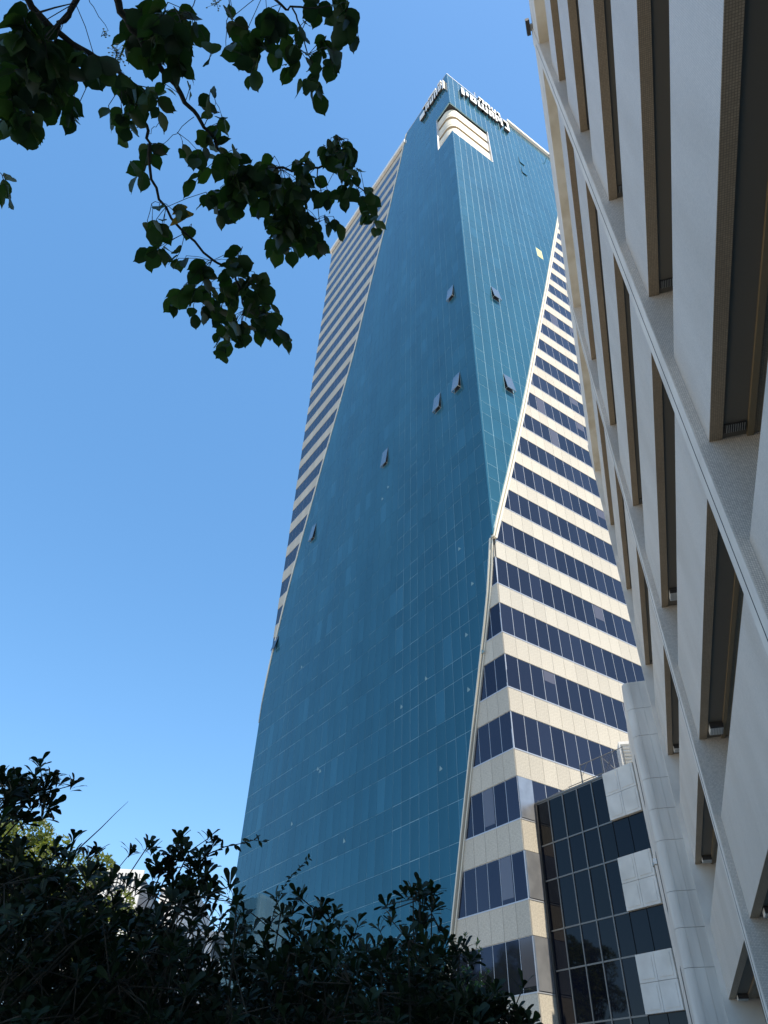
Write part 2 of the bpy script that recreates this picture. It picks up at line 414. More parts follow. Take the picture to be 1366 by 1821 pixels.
# frame sheets seen in the joints, storey by storey
fr = MB(); fs = {}
for face in 'LR':
    for k in range(KMIN, KMAX + 1):
        for row in (0, 1):
            z0, z1 = ((ZW + k * FH - WH, ZW + k * FH) if row == 0 else (ZW + k * FH, ZW + (k + 1) * FH - WH))
            if z0 < 0: continue
            z1 = min(z1, TOPZ)
            rect = [(0, z0), (SIDE, z0), (SIDE, z1), (0, z1)]
            inn = nz0 - 0.01 < (z0 + z1) / 2 < nz1 + 0.01
            if face == 'L':
                bl = less(more(rect, near, z0, z1, 0.13), far, z0, z1, -0.1); st = [less(rect, near, z0, z1, -0.10), more(rect, far, z0, z1, 0.2)]
                if inn: bl = clip(bl, (2.9, z0), (2.9, z1), False)
            else:
                bl = less(rect, rgt, z0, z1, -0.2); st = [more(rect, rgt, z0, z1, 0.2)]
                if inn: bl = clip(bl, (6.95, z0), (6.95, z1), False)
            if bl and len(bl) > 2: fr.prism([to3(face, a, b_, 0.161) for a, b_ in bl], to3(face, 0, 0, -0.15), M_BLUE_JOINT)
            for si_, s_ in enumerate(st):
                if s_ and len(s_) > 2 and area(s_) > 0.02:
                    fs.setdefault((face, si_, k), MB()).prism([to3(face, a, b_, -0.012 if row == 0 else 0.008) for a, b_ in s_], to3(face, 0, 0, -0.05), M_ALU if row == 0 else M_JOINT)
fr.build('curtain_wall_frame', tower); 
for q in fs.values(): q.build('window_frame', tower)
# dark openings behind the hinged panes
for face, D in (('L', OPEN_L), ('R', OPEN_R)):
    for (k, c), ang in D.items():
        W = 0.9189 if face == 'L' else 1.0
        m = MB(); z1 = ZW + k * FH - 0.04; z0 = z1 - WH + 0.08
        m.prism([to3(face, c * W + 0.04, z0, 0.166), to3(face, (c + 1) * W - 0.04, z0, 0.166), to3(face, (c + 1) * W - 0.04, z1, 0.166), to3(face, c * W + 0.04, z1, 0.166)], to3(face, 0, 0, -0.02), M_DARK)
        for sx in (c * W + 0.03, (c + 1) * W - 0.06):
            m.prism([to3(face, sx, z0, 0.168), to3(face, sx + 0.03, z0, 0.168), to3(face, sx + 0.03, z0 + 0.04, 0.168), to3(face, sx, z0 + 0.04, 0.168)], to3(face, 0, 0, 0.05 + WH * math.sin(R(ang))), M_GALV)
        m.build('window_opening', tower)
# one hinged pane in the banded part of the left face
m = MB(); kk = 9; zt = ZW + kk * FH
a = R(12); m.prism([(-0.06, 32.3, zt - 0.05), (-0.06, 33.1, zt - 0.05), (-0.06 - WH * math.sin(a), 33.1, zt - WH * math.cos(a)), (-0.06 - WH * math.sin(a), 32.3, zt - WH * math.cos(a))], (0.03, 0, 0.0), M_NAVY[0])
m.build('opened_pane', tower)

# sill and head strips of every window row
for face in 'LR':
    for k in range(KMIN, KMAX + 1):
        z0, z1 = ZW + k * FH - WH, ZW + k * FH
        if z0 < 0 or z1 > TOPZ: continue
        spans = []
        if face == 'L':
            n0 = near(z0) - 0.12
            if n0 > 0.2: spans.append((0, n0))
            f0 = far(z0) + 0.2
            if f0 < SIDE - 0.3: spans.append((f0, SIDE))
        else:
            r0 = max(rgt(z0) + 0.2, 0)
            if r0 < SIDE: spans.append((r0, SIDE))
        for s0, s1 in spans:
            m = MB()
            m.prism([to3(face, s0, z0 - 0.005, 0.0), to3(face, s1, z0 - 0.005, 0.0), to3(face, s1, z0 + 0.055, 0.0), to3(face, s0, z0 + 0.055, 0.0)], to3(face, 0, 0, 0.04), M_ALU)
            m.build('window_sill', tower)
# trims along the diagonals: light strip, dark gap, light strip
def trim(face, fn, zs, offs, name):
    m = MB()
    for a, b_, out, mt in offs:
        for z0, z1 in zip(zs, zs[1:]):
            q = [(fn(z0) + a, z0), (fn(z0) + b_, z0), (fn(z1) + b_, z1), (fn(z1) + a, z1)]
            q = [(max(0.0 if face == 'L' else -0.17, min(SIDE, s)), z) for s, z in q]
            if area(q) < 1e-4: continue
            m.prism([to3(face, s, z, out) for s, z in q], to3(face, 0, 0, -out + 0.0 if out > 0 else -0.02), mt)
    m.build(name, tower)
zl = lambda a, b_, st=2.0: [a + (b_ - a) * i / max(1, int((b_ - a) / st)) for i in range(int((b_ - a) / st) + 1)]
trim('L', near, zl(0, 32.4), [(0.06, 0.155, 0.21, M_TRIM), (-0.05, 0.06, 0.012, M_DARK), (-0.125, -0.05, 0.10, M_TRIM)], 'diagonal_trim')
trim('R', rgt, zl(32.4, TOPZ), [(-0.24, -0.07, 0.26, M_TRIM), (-0.07, 0.06, 0.012, M_JOINT), (0.06, 0.24, 0.2, M_TRIM)], 'diagonal_trim')
trim('L', far, zl(32.2, TOPZ), [(-0.13, 0.1, 0.24, M_TRIM), (0.1, 0.24, 0.1, M_TRIM)], 'diagonal_trim')
# bright edge strip on the corner of the blue glass
m = MB(); m.box(-0.19, -0.02, -0.19, -0.02, 32.6, nz0, M_BLUE[2]); m.box(-0.19, -0.02, -0.19, -0.02, nz1, TOPZ, M_BLUE[2]); m.build('corner_strip', tower)
# roof coping
m = MB()
m.box(-0.2, 12.0, -0.2, 0.25, TOPZ, TOPZ + 0.15, M_ALU); m.box(-0.2, 0.25, 0.25, 10.5, TOPZ, TOPZ + 0.15, M_ALU)
m.box(12.0, SIDE + 0.5, -0.55, 0.4, TOPZ - 0.15, TOPZ + 0.55, M_WHITE)
m.box(-0.4, 0.3, 10.8, SIDE + 0.3, 123.6, 124.6, M_WHITE)
m.build('roof_coping', tower)
m = MB(); m.box(0.3, SIDE - 0.3, 0.3, SIDE - 0.3, TOPZ - 0.4, TOPZ - 0.2, M_JOINT); m.build('roof', tower)
# corner notch with three rounded bands
def band_path(inner, n=8):
    r = 1.3 - inner; cx = 1.42; cy = 1.42
    P = [(6.95, 0.12 + inner)]
    P += [(cx + r * math.cos(t), cy + r * math.sin(t)) for t in [math.radians(270 - 90 * i / n) for i in range(n + 1)]]
    P += [(0.12 + inner, 2.9)]
    return P
def band(z0, z1, inner, depth, mt, name, mt_under=None):
    A = band_path(inner); B = band_path(inner + depth); m = MB()
    for (a, b_), (c, d) in zip(zip(A, A[1:]), zip(B, B[1:])):
        m.poly([(*a, z0), (*b_, z0), (*b_, z1), (*a, z1)], mt, flip=True)
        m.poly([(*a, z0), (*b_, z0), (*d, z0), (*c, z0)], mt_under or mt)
        m.poly([(*a, z1), (*b_, z1), (*d, z1), (*c, z1)], mt, flip=True)
        m.poly([(*c, z0), (*d, z0), (*d, z1), (*c, z1)], mt)
    o = m.build(name, tower); return o
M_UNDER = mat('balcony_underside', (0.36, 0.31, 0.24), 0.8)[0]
for zb in (104.1, 107.6, 111.15):
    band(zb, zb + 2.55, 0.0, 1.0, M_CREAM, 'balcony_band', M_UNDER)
    band(zb + 0.62, zb + 0.70, -0.01, 0.009, M_UNDER, 'band_groove')
band(nz0, nz1, 0.98, 0.05, M_DARK, 'balcony_wall')
band(nz0, nz0 + 0.12, -0.3, 1.3, M_CREAM, 'notch_ledge')
m = MB(); m.box(-0.1, 6.95, -0.1, 0.0, nz0 - 0.1, nz0 - 0.02, M_WHITE); m.box(6.9, 7.0, -0.2, 0.3, nz0, nz1, M_ALU); m.box(-0.2, 0.3, 2.86, 2.94, nz0, nz1, M_ALU); m.build('notch_trim', tower)

# illuminated-letter sign on both faces of the crown
def letters(face, specs, name, label):
    for strokes in specs:
        m = MB()
        for s0, s1, z0, z1 in strokes:
            pts = [to3(face, s0, z0, 0.60), to3(face, s1, z0, 0.60), to3(face, s1, z1, 0.60), to3(face, s0, z1, 0.60)]
            m.prism(pts, to3(face, 0, 0, -0.06), M_WHITE)
            pts = [to3(face, s0 + .03, z0 + .03, 0.54), to3(face, s1 - .03, z0 + .03, 0.54), to3(face, s1 - .03, z1 - .03, 0.54), to3(face, s0 + .03, z1 - .03, 0.54)]
            m.prism(pts, to3(face, 0, 0, -0.32), M_SIGNSIDE)
        m.build(name, tower)
letters('R', [
    [(2.2, 2.75, 120.9, 123.7)],
    [(3.15, 3.6, 121.9, 123.5)],
    [(3.95, 5.15, 121.3, 121.9), (3.95, 5.15, 123.1, 123.7), (3.95, 4.4, 121.9, 123.1), (4.75, 5.15, 121.9, 123.1)],
    [(5.5, 5.9, 121.3, 123.9), (6.3, 6.7, 121.3, 123.9), (7.1, 7.45, 121.3, 123.9), (5.9, 7.1, 121.3, 121.9)],
    [(5.9, 7.0, 125.8, 126.25), (6.6, 7.0, 124.6, 125.8), (5.9, 6.2, 124.6, 125.2)],
    [(7.75, 8.15, 121.3, 123.2), (7.75, 8.75, 123.2, 123.8), (8.4, 8.75, 121.3, 123.2)],
    [(7.2, 8.2, 125.8, 126.25), (7.2, 7.5, 124.5, 125.8), (7.9, 8.2, 124.5, 125.8)],
    [(8.5, 9.4, 124.5, 124.95), (9.1, 9.4, 124.95, 126.2), (8.5, 8.75, 125.3, 126.2)],
    [(9.0, 9.35, 121.3, 124.0), (9.35, 9.9, 123.4, 124.0), (9.6, 9.9, 122.2, 123.4)],
    [(10.1, 10.5, 121.2, 124.2)],
    [(9.65, 10.3, 125.8, 126.2), (10.0, 10.3, 124.7, 125.8)],
    [(10.9, 11.9, 121.2, 121.8), (11.5, 11.9, 121.8, 124.2), (10.9, 11.9, 124.2, 124.8)]], 'sign_letter', '')
letters('L', [
    [(0.35, 0.65, 120.8, 124.3)],
    [(0.9, 1.6, 122.0, 122.6), (0.9, 1.2, 122.6, 124.4), (1.35, 1.6, 122.6, 124.4)],
    [(0.9, 1.7, 124.9, 125.7)],
    [(1.8, 2.1, 121.9, 123.8), (2.35, 2.65, 121.9, 123.8), (1.8, 2.65, 123.8, 124.4)],
    [(2.9, 3.7, 121.9, 122.5), (2.9, 3.2, 122.5, 124.2), (3.45, 3.7, 122.5, 124.2)],
    [(2.2, 4.1, 124.8, 125.5)],
    [(3.95, 4.3, 121.9, 124.2), (4.5, 4.8, 121.9, 124.2), (4.3, 4.5, 123.6, 124.2)],
    [(4.3, 5.6, 124.7, 125.1)],
    [(5.1, 6.3, 121.4, 123.2)]], 'sign_letter', '')
# small pale patches on the blue glass, painted as glints of ceiling lights inside
M_GLIMPSE = mat('pale_light_glint', (0.20, 0.30, 0.31), 0.4)[0]
for (s, z) in [(2.0, 29.8), (2.9, 26.3), (1.5, 24.4), (3.0, 22.5), (5.9, 18.6), (7.2, 25.1), (10.0, 24.2), (26.0, 34.6), (20.7, 23.2), (21.1, 23.5), (13.4, 46.2), (12.5, 47.0), (3.1, 33.5), (24.5, 20.3), (16.5, 17.1)]:
    m = MB(); a = 0.16
    m.prism([to3('L', s, z, 0.178), to3('L', s + 0.30, z - 0.05, 0.178), to3('L', s + 0.26, z + 0.28, 0.178)], to3('L', 0, 0, -0.004), M_GLIMPSE)
    m.build('ceiling_panel_or_glint', tower)
# blinds glimpsed in window rows of the banded face
rb = random.Random(3)
for k in range(1, 20):
    for c in range(0, 22):
        if rb.random() < (0.55 if k == 3 and 2 <= c <= 9 else 0.09) and c > rgt(ZW + k * FH) + 0.4 and (k > 2 or c > 1):
            z1 = ZW + k * FH; hh = rb.choice((0.7, 0.9, 1.1, 2.05))
            m = MB(); m.box(c + 0.06, c + 0.94, -0.006, -0.0015, z1 - 0.05 - hh, z1 - 0.05, M_BLIND); m.build('window_blind', tower)
for k in range(0, 6):
    for c in range(0, 5):
        if rb.random() < 0.22 and (c + 1) * 0.9189 < near(ZW + k * FH) - 0.3:
            m = MB(); z1 = ZW + k * FH; W = 0.9189; m.box(-0.006, -0.0015, c * W + 0.06, c * W + 0.86, z1 - 1.9, z1 - 0.05, M_BLIND); m.build('window_blind', tower)
# steel panels in the first column beside the low wing
for k in (-1, 0, 1, 2):
    z0, z1 = ZW + k * FH - WH, ZW + k * FH
    m = MB(); m.box(0.02, 1.0, -0.06, -0.02, z0 + 0.08, z1 - 0.03, M_STEEL); m.build('steel_panel', tower)

# small things on the roof edge
m = MB(); m.tube([(5.6, -0.1, TOPZ + 0.1), (5.6, -0.15, TOPZ + 2.2)], 0.05, M_GALV, 5); m.tube([(5.2, -0.15, TOPZ + 1.7), (6.0, -0.15, TOPZ + 1.7)], 0.03, M_GALV, 4); m.build('antenna', tower)
m = MB(); m.tube([(21.2, -0.4, TOPZ - 0.2), (21.5, -1.3, TOPZ - 0.5), (20.9, -1.3, TOPZ - 0.9)], 0.06, M_DARK, 5); m.build('davit', tower)
# ---------------------------------------------------------------- low wing with the dark glass grid (same axes as the tower)
wing = empty('glass_wing', TP, R(90) - TAZ)
tag(wing, 'low wing of dark glass grid with stepped white panels between tower and beige block', 'building')
CX = 1.03
ZT = [15.08, 13.05, 11.48, 9.40, 7.85, 5.87, 4.25, 2.25, 0.3]
YM = [0.0, -1.0, -1.97, -2.93, -3.87, -4.72]
m = MB(); m.box(CX + 0.06, 9.0, -6.9, -0.1, 0, 15.0, M_DARK); m.build('core', wing)
m = MB(); m.box(CX + 0.02, 9.0, -6.9, -0.1, 15.0, 15.12, M_MULL); m.build('roof', wing)
rw = random.Random(5)
for i in range(len(ZT) - 1):
    z1, z0 = ZT[i], ZT[i + 1]
    for j in range(5):
        mb = MB(); mb.box(-0.01, 0.01, -(YM[j] - YM[j + 1]) / 2 + 0.03, (YM[j] - YM[j + 1]) / 2 - 0.03, -(z1 - z0) / 2 + 0.03, (z1 - z0) / 2 - 0.03, M_BLACKGLASS[rw.randrange(3)])
        link('window_pane', mb.mesh('window_pane'), wing, (CX + 0.02, (YM[j] + YM[j + 1]) / 2, (z0 + z1) / 2), (0, rw.gauss(0, 0.004), rw.gauss(0, 0.004)))
for j, y in enumerate(YM[:-1]):
    m = MB(); m.box(CX - 0.035, CX + 0.03, y - 0.028, y + 0.028, 0, 15.08, M_MULL); m.build('mullion', wing)
for z in ZT[1:]:
    m = MB(); m.box(CX - 0.02, CX + 0.03, YM[-1] + 0.0, -0.03, z - 0.03, z + 0.03, M_MULL); m.build('transom', wing)
# dark vertical joint against the tower
m = MB(); m.box(CX - 0.1, CX + 0.05, -0.19, -0.09, 0, 15.1, M_DARK); m.build('joint', wing)
# stepped white panels and the glass between them
def white_block(z0, z1):
    rows = [(z0, (z0 + z1) / 2), ((z0 + z1) / 2, z1)]
    for a, b_ in rows:
        for y0, y1 in ((-5.62, -4.72), (-6.5, -5.62)):
            mb = MB()
            mb.box(CX - 0.14, CX + 0.05, y0 + 0.008, y1 - 0.008, a + 0.008, b_ - 0.008, M_PANEL)
            mb.box(CX - 0.155, CX - 0.14, y0 + 0.12, y1 - 0.12, a + 0.12, b_ - 0.12, M_PANEL)
            mb.build('white_panel', wing)
for z0, z1 in ((13.05, 15.08 + 0.1), (9.40, 11.48), (5.87, 7.85), (2.25, 4.25)):
    white_block(z0, z1)
for z0, z1 in ((11.48, 13.05), (7.85, 9.40), (4.25, 5.87)):
    for y0, y1 in ((-5.62, -4.72), (-6.5, -5.62)):
        mb = MB(); mb.box(CX + 0.01, CX + 0.04, y0 + 0.02, y1 - 0.02, z0 + 0.02, z1 - 0.02, M_BLACKGLASS[0]); mb.build('window_pane', wing)
# roof guard rail: posts, low rail, mesh screen
m = MB()
m.box(CX - 0.02, CX + 0.03, -4.6, 0.0, 15.12, 15.2, M_MULL); m.build('roof_kerb', wing)
m = MB(); m.tube([(CX + 0.1, -2.35, 15.33), (CX + 0.1, -4.6, 15.33)], 0.02, M_MULL)
for y in (-2.4, -3.3, -4.0, -4.6): m.tube([(CX + 0.1, y, 15.1), (CX + 0.1, y, 15.33)], 0.015, M_MULL, 5)
m.tube([(CX + 0.1, -0.2, 15.3), (CX + 0.1, -0.2, 15.1)], 0.02, M_MULL, 5)
m.tube([(CX + 0.15, -0.4, 15.25), (CX + 0.1, -2.3, 15.3)], 0.012, M_MULL, 5)
m.build('low_rail', wing)
m = MB(); m.tube([(CX + 0.1, -3.28, 15.1), (CX + 0.1, -3.28, 16.15)], 0.03, M_MULL, 6); m.tube([(CX + 0.1, -3.28, 16.12), (CX + 0.1, -6.0, 16.12)], 0.018, M_MULL, 6)
m.tube([(CX + 0.12, -3.34, 15.6), (CX + 0.12, -3.72, 16.1)], 0.012, M_MULL, 5)
m.tube([(CX + 0.1, -4.63, 15.1), (CX + 0.1, -4.63, 16.12)], 0.025, M_MULL, 6); m.tube([(CX + 0.1, -5.98, 15.1), (CX + 0.1, -5.98, 16.15)], 0.03, M_MULL, 6)
m.build('guard_rail', wing)
m = MB()
for i in range(16):
    z = 15.2 + i * 0.06; m.tube([(CX + 0.1, -4.63, z), (CX + 0.1, -5.98, z)], 0.004, M_MULL, 4, False)
for i in range(18):
    y = -4.63 - i * 0.078; m.tube([(CX + 0.1, y, 15.15), (CX + 0.1, y, 16.12)], 0.004, M_MULL, 4, False)
m.tube([(CX + 0.12, -4.65, 15.2), (CX + 0.12, -5.4, 16.1)], 0.012, M_MULL, 4); m.tube([(CX + 0.12, -4.65, 16.1), (CX + 0.12, -5.4, 15.2)], 0.012, M_MULL, 4)
m.build('mesh_screen', wing)
# white air handling unit standing on the wing's roof
ahu = empty('air_handling_unit', TM @ Vector((CX + 1.2, -5.5, 15.12)), R(135) - TAZ)
tag(ahu, 'white louvred air unit on the wing roof behind the mesh screen', 'air conditioner')
m = MB(); m.box(-0.6, 0.6, -0.75, 0.5, 0.1, 1.5, M_WHITE); m.build('housing', ahu)
m = MB(); m.box(-0.5, 0.5, -0.6, 0.4, 0.0, 0.1, M_GALV); m.build('base_frame', ahu)
for i in range(7):
    m = MB(); m.box(-0.63, -0.6, -0.68, 0.42, 0.25 + i * 0.17, 0.34 + i * 0.17, M_GALV); m.build('louvre', ahu)

# ---------------------------------------------------------------- beige block on the right, seen along its facade
BAZ = R(18.65)
block = empty('beige_block', (0, 0, 0), R(90) - BAZ)
tag(block, 'beige mosaic clad block with vertical fins and recessed windows along the right', 'building')
BM = Matrix.Rotation(R(90) - BAZ, 4, 'Z')
YF, YS, YG, YB = -2.0, -2.136, -2.31, -3.0        # fin front, spandrel front, glass plane
PITCHB = 9.76
fins = [7.63 + PITCHB * j for j in range(-4, 2)]
XEND = 27.3
m = MB(); m.box(fins[0] - 1, XEND, -14.0, YB - 0.002, 0, 27.9, M_CEIL); m.build('core', block)
for x in fins:
    m = MB(); m.box(x, x + 0.57, YB, YF, 0, 29.70, M_TILE)
    m.box(x + 0.003, x + 0.567, YF, YF + 0.012, 0, 29.69, M_FINFRONT)
    m.build('fin', block)
    # open joint running up the fin front
    j = MB(); rj = random.Random(int(x * 10)); pts = [(x + 0.30 + rj.gauss(0, 0.004), YF + 0.012, z) for z in [i * 1.3 for i in range(23)]]
    j.tube(pts, 0.008, M_DARK, 4); j.build('open_joint', block)
m = MB(); m.box(XEND - 0.12, XEND, YB, YF + 0.02, 0, 29.7, M_FINFRONT); m.build('fin', block)
SB0, SPH = 9.05, 3.73
edges = [(fins[i] + 0.57, (fins[i + 1] if i + 1 < len(fins) else XEND - 0.12)) for i in range(len(fins))]
for bi, (x0, x1) in enumerate(edges):
    for k in range(-3, 5):
        zb = SB0 + k * SPH; zt = zb + (1.97 if k < 4 else 1.50)
        if zt < 0: continue
        m = MB(); m.box(x0, x1, YS - 0.13, YS, max(0, zb), zt, M_TILE_FINE); o = m.build('spandrel', block)
        if zb > 0:
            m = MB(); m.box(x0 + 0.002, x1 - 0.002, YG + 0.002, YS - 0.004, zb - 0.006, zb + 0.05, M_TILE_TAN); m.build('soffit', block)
        m = MB(); m.box(x0, x1, YB, YS - 0.132, max(0, zb + 0.06), zt, M_FINFRONT); m.build('floor_slab', block)
        # recessed window below this spandrel: ceiling strips, glass set well back
        if zb > 0:
            wz0, wz1 = zb - SPH + 1.97, zb
            m = MB(); m.box(x0, x1, -2.62, YG, zb + 0.02, zb + 0.06, M_CEIL); m.build('ceiling_panel_or_glint', block)
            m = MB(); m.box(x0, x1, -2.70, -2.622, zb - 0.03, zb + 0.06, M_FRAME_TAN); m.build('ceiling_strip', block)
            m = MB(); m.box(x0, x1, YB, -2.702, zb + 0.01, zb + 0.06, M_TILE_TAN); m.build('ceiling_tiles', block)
            n = 6
            for q in range(n):
                a = x0 + (x1 - x0) * q / n; b_ = x0 + (x1 - x0) * (q + 1) / n
                m = MB(); m.box(a + 0.02, b_ - 0.02, YB, YB + 0.02, wz0 + 0.05, wz1 - 0.02, M_WINB); m.build('window_pane', block)
            if bi >= 3:
                v = MB()
                if bi == 3 or k > 1:      # narrow ceiling vent at the far end of the bay
                    v.box(x1 - 0.26, x1 - 0.12, -2.6, YG - 0.02, zb - 0.012, zb + 0.02, M_DARK)
                    for s_ in range(9): v.box(x1 - 0.26, x1 - 0.12, YG - 0.05 - s_ * 0.028, YG - 0.042 - s_ * 0.028, zb - 0.022, zb - 0.012, M_GALV)
                    v.build('vent_grille', block)
                else:                     # white air unit under the ceiling
                    v.box(x1 - 0.75, x1 - 0.4, -2.62, YG - 0.03, zb - 0.1, zb + 0.01, M_WHITE)
                    v.box(x1 - 0.83, x1 - 0.75, -2.62, YG - 0.03, zb - 0.1, zb + 0.01, M_DARK)
                    for s_ in range(8): v.box(x1 - 0.74, x1 - 0.42, YG - 0.055 - s_ * 0.034, YG - 0.045 - s_ * 0.034, zb - 0.11, zb - 0.1, M_GALV)
                    v.build('air_unit_casing', block)
    # top loggia wall and cornice
    m = MB(); m.box(x0, x1, -2.95, -2.9, 24.0, 27.7, M_FINFRONT); m.build('loggia_wall', block)
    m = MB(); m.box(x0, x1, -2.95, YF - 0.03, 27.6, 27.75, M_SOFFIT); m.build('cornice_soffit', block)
    m = MB(); m.box(x0, x1, YF - 0.2, YF - 0.02, 27.62, 29.6, M_FINFRONT); m.build('cornice', block)
m = MB(); m.box(fins[0] - 1, XEND, -14.0, -2.2, 28.6, 29.5, M_FINFRONT); m.box(fins[0] - 1, XEND, -14.0, -2.96, 27.9, 28.6, M_FINFRONT); m.build('roof', block)
# floodlight clamped to the parapet
fl = empty('floodlight', BM @ Vector((7.6, -1.95, 29.3)), R(90) - BAZ)
tag(fl, 'small black floodlight fixed to the top edge of the beige block', 'lamp')
m = MB(); m.box(-0.25, 0.2, 0.02, 0.14, 0.0, 0.25, M_DARK); m.build('lamp_housing', fl)
m = MB(); m.box(-0.1, 0.1, -0.06, 0.02, 0.05, 0.15, M_GALV); m.build('bracket', fl)

# rounded stone shaft at the far end of the block
shaft = empty('stone_shaft', BM @ Vector((27.3, -1.5, 0)), R(90) - BAZ)
tag(shaft, 'grey white clad shaft with rounded corner at the end of the beige block', 'building')
def sh_profile(off=0.0):
    # local coords: x away from viewer, y to the left; front plane x=0
    r = 0.30; yl = 0.43 + off
    P = [(0 - off, 0.07)]
    P += [(r - off - (r) * math.sin(t) + 0, yl - r + r * math.cos(t)) for t in [R(90 - 15 * i) for i in range(7)]]
    return P
ZC = [15.9, 14.77, 13.67, 12.04, 10.96, 9.90, 8.31, 7.25, 6.16, 4.55, 3.45, 2.4, 0.8, 0.0]
m = MB(); m.box(0.35, 6.4, -3.0, 0.36, 0, 15.85, M_CLAD); m.box(0.05, 0.4, -0.49, 0.1, 0, 15.85, M_CLAD); m.build('core', shaft)
for z1, z0 in zip(ZC, ZC[1:]):
    z0 += 0.012
    # flat front panels
    for y0, y1 in ((-0.495, -0.205), (-0.2, 0.125)):
        m = MB(); m.box(0.0, 0.06, y0, y1, z0, z1, M_CLAD); m.build('cladding_panel', shaft)
    # curved corner piece
    r = 0.30; n = 7; m = MB(); O = []; I = []
    for i in range(n + 1):
        t = R(90 * i / n); O.append((r - r * math.cos(t), 0.13 + r * math.sin(t))); I.append((r - (r - .05) * math.cos(t), 0.13 + (r - .05) * math.sin(t)))
    for i in range(n):
        a, b_, c, d = O[i], O[i + 1], I[i], I[i + 1]
        m.poly([(*a, z0), (*b_, z0), (*b_, z1), (*a, z1)], M_CLAD); m.poly([(*a, z1), (*b_, z1), (*d, z1), (*c, z1)], M_CLAD); m.poly([(*a, z0), (*c, z0), (*d, z0), (*b_, z0)], M_CLAD)
    o = m.build('corner_panel', shaft, smooth=False)
    # side panels
    for x0, x1 in ((0.31, 1.9), (1.91, 3.5), (3.51, 6.2)):
        m = MB(); m.box(x0, x1, 0.38, 0.43, z0, z1, M_CLAD); m.build('side_panel', shaft)
for z in (13.9, 10.2, 6.6):
    m = MB(); m.box(2.2, 2.9, 0.425, 0.435, z - 1.9, z, M_DARK); m.build('slit_window', shaft)
m = MB(); m.box(3.0, 3.2, 0.43, 0.55, 10.0, 10.2, M_WHITE); m.box(3.0, 3.25, 0.55, 0.6, 9.95, 10.05, M_GALV); m.build('wall_lamp', shaft)
BRANCHES = [(0.012,0.005,[(-1.006,0.479,3.838),(-0.993,0.508,3.837),(-0.954,0.564,3.841),(-0.921,0.621,3.895),(-0.88,0.673,3.952),(-0.856,0.712,4.005),(-0.85,0.755,4.049)]),(0.008,0.006,[(-0.831,0.472,3.801),(-0.852,0.504,3.808),(-0.909,0.552,3.84),(-0.943,0.574,3.843)]),(0.013,0.006,[(-0.851,0.522,4.109),(-0.837,0.561,4.105),(-0.808,0.629,4.098),(-0.782,0.694,4.111),(-0.737,0.773,4.134),(-0.705,0.85,4.173),(-0.679,0.902,4.184),(-0.657,0.948,4.206)]),(0.006,0.004,[(-0.88,0.673,3.952),(-0.847,0.751,3.996),(-0.812,0.82,4.019),(-0.811,0.874,4.023),(-0.804,0.926,4.006),(-0.812,1.028,3.984),(-0.783,1.123,3.985),(-0.742,1.224,4.006),(-0.666,1.337,4.027),(-0.608,1.385,4.051),(-0.578,1.458,4.039),(-0.566,1.532,4.021)]),(0.006,0.002,[(-0.657,0.948,4.206),(-0.617,1.041,4.235),(-0.547,1.106,4.28),(-0.433,1.132,4.344),(-0.313,1.149,4.408),(-0.266,1.15,4.445),(-0.23,1.161,4.465),(-0.183,1.194,4.476),(-0.125,1.262,4.483),(-0.085,1.336,4.473)]),(0.0025,0.0015,[(-0.266,1.15,4.445),(-0.251,1.11,4.473),(-0.224,1.072,4.5)]),(0.0025,0.001,[(-0.302,1.15,4.409),(-0.299,1.218,4.369),(-0.303,1.306,4.317),(-0.3,1.375,4.272)]),(0.005,0.002,[(-0.45,0.591,4.403),(-0.398,0.625,4.404),(-0.365,0.638,4.426),(-0.289,0.643,4.454),(-0.218,0.634,4.473)]),(0.003,0.0015,[(-0.365,0.638,4.426),(-0.34,0.687,4.428),(-0.315,0.767,4.421),(-0.294,0.842,4.412)]),(0.0015,0.001,[(-0.545,0.577,4.285),(-0.554,0.647,4.267),(-0.565,0.713,4.248)]),(0.0015,0.0008,[(-0.617,0.555,4.169),(-0.642,0.601,4.153),(-0.672,0.639,4.157)]),(0.0012,0.0008,[(-0.688,0.901,4.182),(-0.741,0.934,4.134),(-0.774,0.949,4.062),(-0.801,0.92,4.009)]),(0.0012,0.0008,[(-0.769,0.863,4.062),(-0.784,0.894,4.035),(-0.804,0.898,4.016)]),(0.0015,0.0008,[(-0.658,0.928,4.191),(-0.627,0.885,4.181),(-0.606,0.852,4.176)]),(0.0012,0.0006,[(-0.823,1.104,3.969),(-0.796,1.103,3.978),(-0.783,1.123,3.985)]),(0.0012,0.0006,[(-0.882,0.525,3.989),(-0.869,0.569,3.983),(-0.856,0.607,4.001),(-0.871,0.626,3.99)]),(0.002,0.001,[(-1.177,0.735,3.679),(-1.154,0.809,3.665),(-1.132,0.864,3.654),(-1.125,0.888,3.648)]),(0.001,0.0005,[(-0.856,0.712,4.005),(-0.831,0.734,4.018),(-0.814,0.76,4.027)])]
